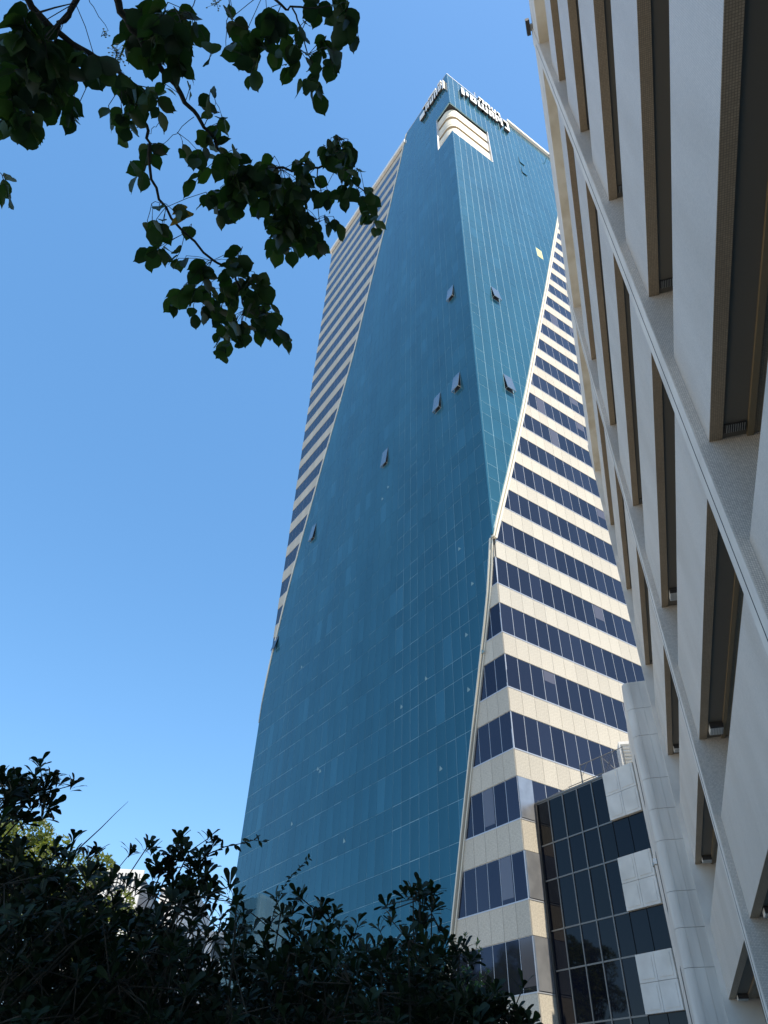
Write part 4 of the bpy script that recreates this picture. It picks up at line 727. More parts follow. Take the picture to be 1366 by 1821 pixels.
CLUMPS = {0:[(-1.56,2.97,2.51,1),(-1.49,2.9,2.42,0),(-1.39,2.71,2.29,0),(-2.37,4.59,2.76,2),(-1.62,3.25,2.38,0),(-2.02,3.99,2.54,2),(-1.5,3.04,2.27,0),(-2.12,4.3,2.53,2),(-1.46,3.04,2.18,0),(-2.35,4.84,2.5,2),(-1.44,3.05,2.14,0),(-2.03,4.41,2.37,2),(-1.8,3.81,2.19,0),(-1.93,4.14,2.23,2),(-1.38,3.03,2.0,0),(-1.91,4.17,2.14,2),(-1.4,3.15,1.98,0),(-1.94,4.42,2.12,2),(-1.56,3.49,1.94,0),(-2.18,4.95,2.08,2),(-1.52,3.49,1.89,0),(-2.18,4.93,1.99,2),(-1.54,3.57,1.83,0),(-1.92,4.46,1.88,2),(-1.42,2.87,2.41,1),(-1.59,3.2,2.43,0),(-1.51,3.16,2.35,0),(-1.9,4.06,2.55,2),(-1.48,3.22,2.29,0),(-2.18,4.71,2.6,2),(-1.77,3.83,2.34,0),(-2.34,4.99,2.54,2),(-1.5,3.27,2.16,0),(-2.26,4.97,2.44,2),(-1.63,3.69,2.18,0),(-1.75,4.07,2.23,2),(-1.64,3.76,2.12,0),(-1.94,4.51,2.22,2),(-1.44,3.38,2.01,0),(-2.03,4.72,2.16,2),(-1.2,2.84,1.88,0),(-1.82,4.3,2.01,2),(-1.53,3.73,1.91,0),(-2.07,5.07,2.0,2),(-1.55,3.72,1.85,0),(-1.73,4.08,1.87,2),(-1.4,3.05,2.4,1),(-1.3,2.79,2.28,0),(-1.64,3.67,2.4,0),(-2.27,4.99,2.67,2),(-1.29,2.94,2.18,0),(-1.81,4.19,2.42,2),(-1.53,3.49,2.25,0),(-1.9,4.31,2.39,2),(-1.5,3.47,2.16,0),(-1.79,4.2,2.26,2),(-1.21,2.9,2.01,0),(-1.76,4.15,2.18,2),(-1.6,3.88,2.08,0),(-2.14,5.13,2.23,2),(-1.45,3.6,1.99,0),(-1.83,4.51,2.07,2),(-1.18,2.95,1.86,0),(-1.78,4.54,1.99,2),(-1.31,3.34,1.83,0),(-1.92,4.87,1.92,2),(-1.3,2.94,2.36,1),(-1.62,3.71,2.46,0),(-1.49,3.51,2.33,0),(-2.04,4.78,2.58,2),(-1.44,3.43,2.27,0),(-1.81,4.3,2.43,2),(-1.32,3.27,2.17,0),(-1.9,4.78,2.42,2),(-1.24,3.04,2.08,0),(-1.72,4.32,2.27,2),(-1.3,3.27,2.03,0),(-1.85,4.72,2.21,2),(-1.36,3.43,1.99,0),(-1.8,4.46,2.09,2),(-1.23,3.25,1.92,0),(-1.95,5.1,2.08,2),(-1.52,3.94,1.91,0),(-1.73,4.5,1.95,2),(-1.26,3.37,1.81,0),(-1.94,5.21,1.92,2),(-1.58,3.83,2.62,1),(-1.51,3.68,2.48,0),(-1.61,3.89,2.46,0),(-1.95,4.7,2.62,2),(-1.18,3.0,2.21,0),(-1.64,4.18,2.43,2),(-1.26,3.23,2.19,0),(-1.88,4.75,2.46,2),(-1.34,3.52,2.17,0),(-1.83,4.89,2.38,2),(-1.43,3.71,2.12,0),(-1.98,5.01,2.29,2),(-1.45,3.94,2.1,0),(-1.73,4.7,2.18,2),(-1.28,3.45,1.95,0),(-1.75,4.67,2.06,2),(-1.07,2.96,1.87,0),(-1.72,4.69,2.01,2),(-1.12,3.19,1.83,0),(-1.48,4.2,1.89,2),(-1.19,2.96,2.38,1),(-1.26,3.27,2.4,0),(-1.46,3.75,2.41,0),(-1.74,4.47,2.55,2),(-1.29,3.5,2.28,0),(-1.51,4.07,2.38,2),(-1.08,2.96,2.13,0),(-1.53,4.26,2.34,2),(-1.28,3.42,2.16,0),(-1.94,5.14,2.42,2),(-1.27,3.58,2.12,0),(-1.49,4.2,2.2,2),(-1.12,3.12,1.97,0),(-1.68,4.66,2.14,2),(-1.23,3.63,1.97,0),(-1.59,4.72,2.06,2),(-1.35,3.94,1.95,0),(-1.5,4.45,1.98,2),(-1.11,3.29,1.83,0),(-1.57,4.65,1.91,2),(-1.24,3.27,2.4,1),(-1.03,2.83,2.24,0),(-1.18,3.25,2.27,0),(-1.61,4.41,2.5,2),(-1.2,3.37,2.21,0),(-1.46,4.1,2.33,2),(-1.12,3.3,2.16,0),(-1.74,5.2,2.46,2),(-1.1,3.26,2.08,0),(-1.64,4.81,2.29,2),(-1.19,3.54,2.05,0),(-1.68,4.99,2.22,2),(-0.97,2.89,1.92,0),(-1.71,5.04,2.14,2),(-1.07,3.38,1.91,0),(-1.58,4.95,2.04,2),(-0.91,2.97,1.81,0),(-1.41,4.56,1.91,2),(-1.27,3.76,2.46,1),(-0.95,2.86,2.21,0),(-1.18,3.57,2.26,0),(-1.35,4.15,2.36,2),(-1.27,3.96,2.27,0),(-1.64,4.96,2.42,2),(-1.06,3.35,2.09,0),(-1.3,4.25,2.21,2),(-1.2,3.8,2.09,0),(-1.48,4.67,2.19,2),(-1.07,3.38,1.99,0),(-1.33,4.26,2.08,2),(-0.9,3.01,1.88,0),(-1.28,4.33,2.0,2),(-0.91,3.01,1.82,0),(-1.58,5.26,1.98,2),(-0.98,3.06,2.26,1),(-1.22,3.83,2.33,0),(-1.07,3.4,2.19,0),(-1.55,4.9,2.44,2),(-1.2,3.98,2.21,0),(-1.53,5.05,2.36,2),(-0.87,2.98,2.02,0),(-1.28,4.42,2.2,2),(-0.98,3.29,1.99,0),(-1.41,4.79,2.16,2),(-0.95,3.36,1.93,0),(-1.4,4.88,2.06,2),(-0.95,3.48,1.9,0),(-1.21,4.51,1.97,2),(-0.88,3.22,1.81,0),(-1.19,4.31,1.87,2),(-1.13,3.98,2.25,0),(-1.45,5.04,2.41,2),(-0.84,2.99,2.02,0),(-1.44,4.99,2.29,2),(-0.82,3.14,1.88,0),(-1.38,5.12,2.04,2),(-1.42,2.9,2.67,1),(-1.4,3.01,2.7,1),(-1.46,2.89,2.63,1),(-1.38,3.03,2.69,1),(-1.39,2.93,2.63,1),(-1.46,2.9,2.6,1),(-1.46,2.94,2.68,1)],1:[(-1.03,3.6,2.25,0),(-0.97,3.58,2.06,0),(-1.48,5.3,2.26,2),(-1.01,3.84,2.03,0),(-1.16,4.49,2.09,2),(-0.91,3.64,1.85,0),(-1.16,4.69,1.92,2),(-1.08,4.01,2.44,1),(-1.03,3.92,2.34,0),(-0.86,3.17,2.12,0),(-1.25,4.53,2.33,2),(-0.84,3.19,2.07,0),(-1.22,4.54,2.25,2),(-0.81,3.23,2.0,0),(-1.35,5.22,2.24,2),(-0.98,3.97,2.04,0),(-1.18,4.87,2.12,2),(-0.88,3.74,1.94,0),(-1.04,4.33,1.98,2),(-0.99,4.09,1.9,0),(-1.18,4.79,1.94,2),(-0.83,3.3,2.34,1),(-0.87,3.48,2.33,0),(-0.75,3.16,2.2,0),(-1.14,4.97,2.54,2),(-0.7,2.97,2.11,0),(-1.02,4.37,2.33,2),(-0.99,4.13,2.2,0),(-1.24,5.0,2.31,2),(-0.72,2.98,1.98,0),(-1.17,5.05,2.24,2),(-0.89,3.99,2.04,0),(-1.13,4.88,2.13,2),(-0.71,3.15,1.9,0),(-1.01,4.51,2.02,2),(-0.85,3.81,1.89,0),(-1.11,4.85,1.96,2),(-0.81,3.53,2.46,1),(-0.72,3.02,2.28,0),(-0.88,4.05,2.32,3),(-0.76,3.51,2.16,3),(-0.77,3.68,2.14,3),(-0.91,4.12,2.12,0),(-1.15,5.39,2.27,2),(-0.64,2.95,1.9,0),(-1.03,4.89,2.09,2),(-0.73,3.67,1.92,0),(-0.91,4.37,1.96,2),(-0.76,3.95,1.87,0),(-0.91,4.71,1.91,2),(-0.73,3.28,2.38,1),(-0.67,3.2,2.3,3),(-0.65,3.11,2.16,3),(-0.79,3.89,2.23,3),(-0.62,3.16,1.99,0),(-1.02,5.13,2.22,2),(-0.69,3.79,1.99,0),(-0.99,5.2,2.13,2),(-0.61,3.25,1.88,0),(-0.85,4.75,2.0,2),(-0.59,3.41,1.82,0),(-0.78,4.49,1.89,2),(-0.7,3.88,2.41,3),(-0.63,3.38,2.23,3),(-0.61,3.52,2.21,3),(-0.62,3.4,2.09,3),(-0.53,3.2,2.0,0),(-0.73,4.72,2.18,2),(-0.72,4.12,2.05,0),(-0.75,4.54,2.09,2),(-0.51,3.12,1.88,0),(-0.86,5.45,2.08,2),(-0.58,3.53,1.88,0),(-0.92,5.43,2.02,2),(-0.81,3.37,2.58,1),(-0.87,3.37,2.54,1),(-0.76,3.39,2.54,1),(-0.73,3.41,2.49,1),(-0.91,3.37,2.5,1)],2:[(-0.49,3.01,2.11,3),(-0.54,3.32,2.1,3),(-0.55,3.63,2.06,0),(-0.81,5.43,2.28,2),(-0.47,3.05,1.95,0),(-0.82,5.22,2.18,2),(-0.6,4.14,2.0,0),(-0.75,5.0,2.07,2),(-0.46,3.34,1.84,0),(-0.7,5.06,1.96,2),(-0.55,4.01,2.27,1),(-0.52,4.15,2.22,0),(-0.52,3.92,2.11,0),(-0.63,4.53,2.18,2),(-0.52,3.9,2.04,0),(-0.73,5.28,2.18,2),(-0.44,3.61,1.93,0),(-0.56,4.37,1.99,2),(-0.44,3.36,1.85,0),(-0.62,4.79,1.95,2),(-0.41,3.54,2.21,1),(-0.36,3.41,2.12,0),(-0.39,3.49,2.06,0),(-0.62,5.42,2.31,2),(-0.33,3.27,1.97,0),(-0.42,4.55,2.1,2),(-0.36,3.63,1.96,0),(-0.55,5.22,2.1,2),(-0.34,3.28,1.87,0),(-0.45,4.71,1.98,2),(-0.29,3.06,2.15,1),(-0.34,3.67,2.17,0),(-0.34,3.62,2.12,0),(-0.44,4.66,2.26,2),(-0.33,3.71,2.05,0),(-0.47,4.94,2.19,2),(-0.3,3.6,1.96,0),(-0.43,4.89,2.07,2),(-0.25,3.09,1.87,0),(-0.4,5.32,2.06,2),(-0.22,3.27,2.2,1),(-0.25,3.5,2.16,0),(-0.26,3.59,2.13,0),(-0.32,4.94,2.31,2),(-0.26,3.41,2.04,0),(-0.37,5.31,2.27,2),(-0.26,4.24,2.05,0),(-0.29,5.22,2.14,2),(-0.25,4.03,1.98,0),(-0.26,4.74,2.03,2),(-0.19,3.3,1.85,0),(-0.28,4.79,1.96,2),(-0.21,3.96,2.33,1),(-0.21,4.15,2.31,0),(-0.22,3.82,2.15,0),(-0.24,4.72,2.26,2),(-0.15,3.21,2.01,0),(-0.19,5.11,2.24,2),(-0.14,3.14,1.96,0),(-0.2,5.29,2.19,2),(-0.16,4.0,1.97,0),(-0.17,5.14,2.07,2),(-0.17,3.62,1.88,0),(-0.26,4.57,1.94,2),(-0.15,3.96,2.33,1),(-0.11,3.95,2.26,0),(-0.12,3.37,2.11,0),(-0.17,5.17,2.36,2),(-0.14,4.19,2.12,0),(-0.12,4.71,2.18,2),(-0.11,4.21,2.05,0),(-0.1,4.77,2.1,2),(-0.09,3.35,1.91,0),(-0.19,5.41,2.09,2),(-0.1,3.69,1.87,0),(-0.14,4.62,1.93,2),(-0.06,3.7,2.24,1),(-0.06,3.06,2.06,0),(-0.03,3.29,1.96,0),(-0.08,4.89,2.13,2),(-0.05,4.16,1.93,0),(-0.01,5.02,1.98,2),(-0.4,3.59,2.4,1),(-0.25,3.6,2.42,1)],3:[(-0.01,3.65,2.08,0),(-0.01,4.85,2.22,2),(-0.01,3.87,1.97,0),(-0.0,5.5,2.12,2),(0.05,3.2,2.12,1),(0.04,3.16,2.05,0),(0.06,3.9,2.08,0),(0.1,5.14,2.22,2),(0.04,3.9,2.01,0),(0.02,4.94,2.1,2),(0.08,4.22,1.98,0),(0.05,4.71,2.01,2),(0.11,3.84,2.28,1),(0.11,3.51,2.14,0),(0.12,3.49,2.07,0),(0.16,4.42,2.18,2),(0.1,3.89,2.07,0),(0.1,4.39,2.12,2),(0.09,3.08,1.91,0),(0.12,5.52,2.14,2),(0.13,4.09,1.94,0),(0.16,5.56,2.04,2),(0.15,3.09,2.21,1),(0.21,4.06,2.31,0),(0.2,3.47,2.14,0),(0.33,5.18,2.4,2),(0.17,3.55,2.08,0),(0.23,4.73,2.23,2),(0.19,3.78,2.05,0),(0.27,4.91,2.17,2),(0.21,3.59,1.96,0),(0.3,5.44,2.13,2),(0.24,4.25,1.95,0),(0.31,5.26,2.02,2),(0.25,3.32,2.21,1),(0.28,3.79,2.24,0),(0.25,3.8,2.16,0),(0.37,5.51,2.39,2),(0.26,3.4,2.06,0),(0.39,5.26,2.29,2),(0.24,3.31,1.98,0),(0.4,5.54,2.22,2),(0.25,3.23,1.92,0),(0.43,5.34,2.11,2),(0.28,4.07,1.91,0),(0.39,5.29,1.99,2),(0.37,3.9,2.22,1),(0.36,3.86,2.13,0),(0.36,4.24,2.1,0),(0.42,5.22,2.2,2),(0.36,4.2,2.03,0),(0.43,4.95,2.09,2),(0.29,3.19,1.86,0),(0.45,4.71,1.97,2),(0.19,3.49,2.45,1),(0.22,3.49,2.45,1),(0.28,3.6,2.42,1),(0.4,3.62,2.26,1)],4:[(0.32,3.26,2.01,1),(0.38,3.25,2.03,1),(0.45,3.29,2.03,1),(0.51,3.33,2.03,1),(0.54,3.33,2.02,1),(0.41,3.25,2.0,1),(0.47,3.24,1.99,1),(0.35,3.26,1.97,1),(0.54,3.33,1.98,1),(0.55,3.33,1.98,1),(0.27,3.27,1.96,1),(0.4,3.26,1.94,1),(0.46,3.25,1.93,1)],5:[(0.55,5.24,2.28,1),(0.49,5.56,2.31,1),(0.7,5.88,2.32,1),(0.36,5.22,2.18,1),(0.37,5.7,2.25,1),(0.57,5.34,2.31,1),(0.36,5.17,2.23,1),(0.37,5.27,2.21,1),(0.39,5.9,2.22,1),(0.32,5.23,2.34,1),(0.28,5.75,2.23,1),(0.35,5.7,2.31,1),(0.26,5.85,2.23,1),(0.33,5.71,2.25,1),(0.36,5.33,2.16,1),(0.43,5.49,2.34,1),(0.59,5.62,2.29,1),(0.63,5.29,2.35,1),(0.53,5.89,2.45,1),(0.37,5.49,2.3,1),(0.6,5.68,2.19,1),(0.31,5.71,2.35,1),(0.34,5.86,2.21,1),(0.32,5.33,2.3,1),(0.56,5.67,2.45,1),(0.26,5.6,2.2,1)]}
SHOOTS = [(1,0.004,[(-0.831,3.401,2.437),(-0.781,3.391,2.522),(-0.724,3.388,2.579),(-0.66,3.392,2.611),(-0.589,3.399,2.63),(-0.536,3.402,2.647),(-0.49,3.41,2.644)],16,0.034),(2,0.0035,[(-0.346,3.719,2.301),(-0.454,3.695,2.36),(-0.563,3.667,2.424),(-0.657,3.641,2.466),(-0.754,3.617,2.49)],9,0.02),(2,0.0025,[(-0.469,3.71,2.273),(-0.454,3.695,2.36),(-0.434,3.676,2.46),(-0.396,3.659,2.546),(-0.348,3.649,2.601),(-0.299,3.64,2.65)],26,0.022),(0,0.003,[(-1.233,3.243,2.56),(-1.18,3.243,2.626),(-1.135,3.239,2.686),(-1.091,3.236,2.74)],0,0.02)]
# ---------------------------------------------------------------- vegetation
def leaf_mat(name, col, trans, tcol, rough=0.45, spec=0.4):
    m, t, b = mat(name, col, rough, spec=spec)
    out = t.nodes['Material Output']
    tr = N(t, 'ShaderNodeBsdfTranslucent'); tr.inputs[0].default_value = (*tcol, 1)
    mx = N(t, 'ShaderNodeMixShader'); mx.inputs[0].default_value = trans
    tc = N(t, 'ShaderNodeTexCoord'); no = N(t, 'ShaderNodeTexNoise'); no.inputs['Scale'].default_value = 30; no.inputs['Detail'].default_value = 3
    t.links.new(tc.outputs['Object'], no.inputs['Vector'])
    c = ramp(t, no.outputs['Fac'], [(0.3, tuple(v * 0.75 for v in col)), (0.7, tuple(v * 1.2 for v in col))]); t.links.new(c, b.inputs['Base Color'])
    t.links.new(b.outputs[0], mx.inputs[1]); t.links.new(tr.outputs[0], mx.inputs[2]); t.links.new(mx.outputs[0], out.inputs[0])
    return m
M_BRANCH = noise_mat('dark_bark', (0.035, 0.03, 0.022), (0.07, 0.06, 0.045), 30, 0.9, 0.3)
M_LEAF = [leaf_mat('broad_leaf_%d' % i, c, 0.20, tc, 0.5, 0.25) for i, (c, tc) in enumerate([((0.030, 0.055, 0.018), (0.05, 0.13, 0.01)), ((0.024, 0.042, 0.018), (0.03, 0.08, 0.01)), ((0.040, 0.072, 0.020), (0.08, 0.18, 0.015))])]
M_LEAF_YEL = leaf_mat('yellowed_leaf', (0.24, 0.14, 0.03), 0.4, (0.35, 0.20, 0.02))
M_FLOWER = mat('pale_flower', (0.45, 0.42, 0.16), 0.6)[0]
M_SHRUB = [leaf_mat('shrub_leaf_%d' % i, tuple(v * 0.85 for v in c), 0.14, tc, 0.55, 0.18) for i, (c, tc) in enumerate([((0.020, 0.036, 0.017), (0.02, 0.05, 0.01)), ((0.026, 0.047, 0.021), (0.03, 0.07, 0.01)), ((0.014, 0.026, 0.013), (0.015, 0.03, 0.01))])]
M_FRESH = [leaf_mat('fresh_leaf_%d' % i, c, 0.35, tc) for i, (c, tc) in enumerate([((0.07, 0.12, 0.03), (0.12, 0.25, 0.03)), ((0.10, 0.14, 0.06), (0.14, 0.25, 0.05))])]
M_SUNTREE = [leaf_mat('sunlit_leaf_%d' % i, c, 0.4, tc) for i, (c, tc) in enumerate([((0.12, 0.15, 0.035), (0.25, 0.30, 0.03)), ((0.09, 0.12, 0.03), (0.2, 0.26, 0.03))])]

def leaf_shape(L, W, kind, rnd, fold=0.22, droop=0.15):
    """flat faces of one leaf: stem at origin, tip along +X, normal +Z. returns verts, faces"""
    prof = {'broad': [(0, 0), (0.08, 0.45), (0.25, 0.85), (0.48, 1.0), (0.68, 0.84), (0.82, 0.45), (0.9, 0.16), (1.0, 0.0)],
            'obovate': [(0, 0.08), (0.2, 0.25), (0.45, 0.55), (0.7, 0.9), (0.87, 0.95), (0.97, 0.55), (1.0, 0.0)],
            'pointed': [(0, 0), (0.12, 0.45), (0.35, 0.95), (0.55, 0.9), (0.78, 0.5), (0.92, 0.15), (1.0, 0.0)]}[kind]
    V = []; F = []
    for i, (x, w_) in enumerate(prof):
        zz = -droop * L * x * x + rnd.uniform(-1, 1) * 0.012 * L
        wl = w_ * W / 2 * rnd.uniform(0.93, 1.07); wr = w_ * W / 2 * rnd.uniform(0.93, 1.07)
        V += [(x * L, 0, zz), (x * L, wl, zz + fold * wl + rnd.uniform(-.03, .03) * W), (x * L, -wr, zz + fold * wr + rnd.uniform(-.03, .03) * W)]
    for i in range(len(prof) - 1):
        a, b_ = i * 3, (i + 1) * 3
        F += [(a, b_, b_ + 1, a + 1), (a, a + 2, b_ + 2, b_)]
    return V, F

def leaf_lib(name, L, W, kind, mats, n, seed, **kw):
    rnd = random.Random(seed); lib = []
    for i in range(n):
        V, F = leaf_shape(L * rnd.uniform(.9, 1.1), W * rnd.uniform(.85, 1.12), kind, rnd, **kw)
        for m in mats:
            me = bpy.data.meshes.new(name); me.from_pydata(V, [], F); me.materials.append(m)
            me.polygons.foreach_set('use_smooth', [True] * len(F)); me.update(); lib.append((me, V, F, m))
    return lib

def frame(fwd, up):
    x = fwd.normalized(); y = up.cross(x)
    if y.length < 1e-3: y = Vector((0, 1, 0)).cross(x)
    y.normalize(); z = x.cross(y)
    return Matrix(((x.x, y.x, z.x), (x.y, y.y, z.y), (x.z, y.z, z.z)))

def place_leaves(items, lib, parent, limit, name='leaf', extra=None):
    """items: (position, 3x3 rotation, scale); the largest in view become parts, the rest one stuff part"""
    base = Vector(parent.location)
    rec = [(view_size(Vector(p), s), i) for i, (p, r, s) in enumerate(items)]
    rec.sort(key=lambda q: (-q[0], q[1]))
    rest = MB(); rr = random.Random(len(items))
    for n, (sz, i) in enumerate(rec):
        p, r, s = items[i]; me, V, F, m = lib[rr.randrange(len(lib))]
        if n < limit and sz > 0:
            o = link(name, me, parent); o.matrix_local = Matrix.Translation(Vector(p) - base) @ r.to_4x4() @ Matrix.Scale(s, 4)
        else:
            b0 = len(rest.v); k = rest.mi(m)
            for v in V: rest.v.append(tuple((r @ Vector(v)) * s + Vector(p) - base))
            for f in F: rest.f.append(tuple(b0 + q for q in f)); rest.m.append(k)
    if rest.f:
        o = rest.build('foliage', parent, smooth=True); o['kind'] = 'stuff'

# overhanging tree: trunk left of the path, boughs reaching over it
troot = Vector((-3.4, -0.6, 0))
tree = empty('overhanging_tree', troot); tag(tree, 'broad leaved tree branch hanging into the upper left with one yellowed leaf pair', 'tree')
m = MB(); trunk = [(0, 0, 0), (0.05, 0.05, 1.2), (0.0, 0.12, 2.4), (0.12, 0.2, 3.6), (0.3, 0.35, 4.6), (0.5, 0.5, 5.6)]
m.tube(trunk, [0.16, 0.13, 0.115, 0.10, 0.075, 0.03], M_BRANCH, 10); m.build('trunk', tree, smooth=True)
limb_ends = [BRANCHES[0][2][0], BRANCHES[1][2][0], BRANCHES[2][2][0], BRANCHES[7][2][0], BRANCHES[9][2][0], BRANCHES[10][2][0], BRANCHES[15][2][0]]
for e in limb_ends:
    e = Vector(e) - troot; a = Vector((0.2, 0.28, 4.1)); q = (a + e) / 2 + Vector((0, -0.25, 0.25))
    m = MB(); pts = [a * (1 - t) ** 2 + q * 2 * t * (1 - t) + e * t * t for t in [i / 7 for i in range(8)]]
    r1 = 0.012 if e == Vector(BRANCHES[2][2][0]) - troot else 0.006
    m.tube(pts, [0.04 + (r1 - 0.04) * i / 7 for i in range(8)], M_BRANCH, 7); m.build('limb', tree, smooth=True)
rb = random.Random(4)
for r0, r1, pts in BRANCHES:
    P = [Vector(p) - troot for p in pts]; Q = []
    for i in range(len(P) - 1):
        for t in (0, 0.33, 0.66):
            Q.append(P[i].lerp(P[i + 1], t) + (Vector((rb.gauss(0, 1), rb.gauss(0, 1), rb.gauss(0, 1))) * 0.004 if (i or t) else Vector()))
    Q.append(P[-1]); n = len(Q)
    m = MB(); m.tube(Q, [r0 + (r1 - r0) * i / (n - 1) for i in range(n)], M_BRANCH, 6); m.build('branch', tree, smooth=True)
items = []; rl = random.Random(21); tw = MB()
nodes = [Vector(p) for _, _, pts in BRANCHES for p in pts]
for a, b_, k in SPRAYS:
    A, B = Vector(a), Vector(b_); d = B - A
    if d.length < 0.03: B = A + Vector((0, 0, -0.05)); d = B - A
    near_n = min(nodes, key=lambda q: (q - A).length)
    if 0.008 < (near_n - A).length < 0.3: tw.tube([near_n - troot, (near_n + A) / 2 + Vector((0, 0, 0.01)) - troot, A - troot], 0.0011, M_BRANCH, 4, False)
    tw.tube([A - troot, (A + B) / 2 - troot, B - troot], [0.0014, 0.0011, 0.0007], M_BRANCH, 4, False)
    for i in range(k):
        p = A.lerp(B, (i + 0.5) / k)
        side = 1 if i % 2 else -1
        ax = d.normalized(); sd_ = ax.cross(Vector((rl.gauss(0, .4), rl.gauss(-.6, .4), rl.gauss(.7, .4)))).normalized() * side
        dr = (ax * rl.uniform(0.2, 0.9) + sd_ * rl.uniform(0.6, 1.2) + Vector((0, 0, -0.35))).normalized()
        if i == k - 1: dr = (ax + Vector((rl.gauss(0, .2), rl.gauss(0, .2), -.3))).normalized()
        up = Vector((rl.gauss(0, .45), rl.gauss(-.25, .45), 1)).normalized()
        items.append((p, frame(dr, up), rl.uniform(0.55, 1.05)))
o = tw.build('twig', tree); o['kind'] = 'stuff'
lib = leaf_lib('leaf', 0.080, 0.062, 'broad', M_LEAF, 6, 5)
place_leaves(items, lib, tree, 296)
ylib = leaf_lib('yellowed_leaf', 0.062, 0.050, 'broad', [M_LEAF_YEL], 2, 9)
for i, p in enumerate(YELLOWED):
    o = link('leaf', ylib[i % 2][0], tree); r = frame(Vector((-0.8, 0.1, -0.5 + 0.3 * (i % 2))), Vector((0.1, -0.5, 0.8)))
    o.matrix_local = Matrix.Translation(Vector(p) - troot) @ r.to_4x4(); o['label'] = 'leaf turned yellow'

for ci, (c0, rr_, nn) in enumerate(PANICLES):
    m = MB(); rp = random.Random(60 + ci); c0 = Vector(c0) - troot; nb = min(nodes, key=lambda q: (q - troot - c0).length) - troot
    m.tube([nb, (nb + c0) / 2, c0], 0.0009, M_BRANCH, 4, False)
    for i in range(nn):
        p = c0 + Vector((rp.gauss(0, 1), rp.gauss(0, 1), rp.gauss(0, 1))) * rr_ * 0.5
        m.tube([c0, p], 0.0005, M_BRANCH, 3, False)
        s_ = 0.0022; m.prism([p + Vector((-s_, 0, -s_)), p + Vector((s_, 0, -s_)), p + Vector((s_, 0, s_)), p + Vector((-s_, 0, s_))], (0, s_, 0), M_FLOWER)
    o = m.build('flower_cluster', tree)
# shrubs of whorled dark leaves
SHRUB_INFO = [('tall_shrub', (-2.6, 3.3), 'tallest dark glossy shrub at the lower left with a rounded clump on top', 'shrub'),
              ('leafy_shrub', (-1.4, 3.7), 'dark shrub with a long arching shoot in front of the distant white building', 'shrub'),
              ('leafy_shrub', (-0.7, 3.9), 'dark shrub below the blue glass with thin upright shoots', 'shrub'),
              ('leafy_shrub', (0.15, 3.9), 'dark shrub ending against the foot of the diagonal trim', 'shrub'),
              ('low_shrub', (0.42, 3.3), 'small dark shrub poking up at the bottom before the granite column', 'shrub'),
              ('fresh_green_shrub', (0.3, 5.4), 'lighter green fine leaved shrub behind the dark ones', 'shrub')]
slib = leaf_lib('leaf', 0.057, 0.026, 'obovate', M_SHRUB, 6, 31, fold=0.15, droop=0.25)
flib = leaf_lib('leaf', 0.030, 0.016, 'pointed', M_FRESH, 4, 33)
tlib = leaf_lib('leaf', 1.0, 0.5, 'pointed', M_SHRUB, 4, 35)
shrubs = []
for si, (nm, (bx_, by_), lab, cat) in enumerate(SHRUB_INFO):
    sh = empty(nm, (bx_, by_, 0)); tag(sh, lab, cat, 'shrubs along the bottom of the view'); shrubs.append(sh)
    base = Vector((bx_, by_, 0)); rs = random.Random(100 + si); items = []; st = MB()
    forks = [Vector((rs.gauss(0, .15), rs.gauss(0, .15), rs.uniform(0.4, 0.9))) for _ in range(5)]
    for f in forks: st.tube([(0, 0, 0), tuple(f * 0.5 + Vector((0.02, 0, 0))), tuple(f)], [0.03, 0.022, 0.016], M_BRANCH, 6)
    cl = CLUMPS[si]
    for (cx, cy, cz, e) in cl:
        c = Vector((cx, cy, cz)); f = min(forks, key=lambda q: (q + base - c).length)
        mid = (f + c - base) / 2 + Vector((0, 0, -0.08 * rs.random()))
        if e != 2 or rs.random() < 0.4: st.tube([tuple(f), tuple(mid), tuple(c - base)], [0.010, 0.006, 0.003], M_BRANCH, 5, False)
        nros = 6 if (e == 1) else (5 if e == 3 else 7)
        if si == 5: nros = 20
        for q in range(nros):
            rad = 0.05 if e == 1 else 0.10
            if si == 5: rad = 0.14
            off = Vector((rs.gauss(0, 1), rs.gauss(0, 1), rs.gauss(0, 0.9))) * rad
            tip = c + off; gd = (off.normalized() * 0.6 + Vector((rs.gauss(0, .3), rs.gauss(0, .3) - 0.15, 1.0))).normalized()
            st.tube([tuple(c - base), tuple(tip - base)], 0.0022, M_BRANCH, 4, False)
            nl = rs.choice((7, 8, 9)) if si != 5 else 7
            ph = rs.random() * 6.28
            a = gd.cross(Vector((1, 0, 0.1))).normalized(); b2 = gd.cross(a)
            for w_ in range(nl):
                th = ph + w_ * 2.4; lean = rs.uniform(0.25, 1.15)
                dr = (gd * math.cos(lean) + (a * math.cos(th) + b2 * math.sin(th)) * math.sin(lean)).normalized()
                items.append((tip + dr * 0.004 - gd * 0.004 * w_, frame(dr, gd), rs.uniform(0.75, 1.15)))
    st.build('stem', sh)
    place_leaves(items, flib if si == 5 else slib, sh, 290)
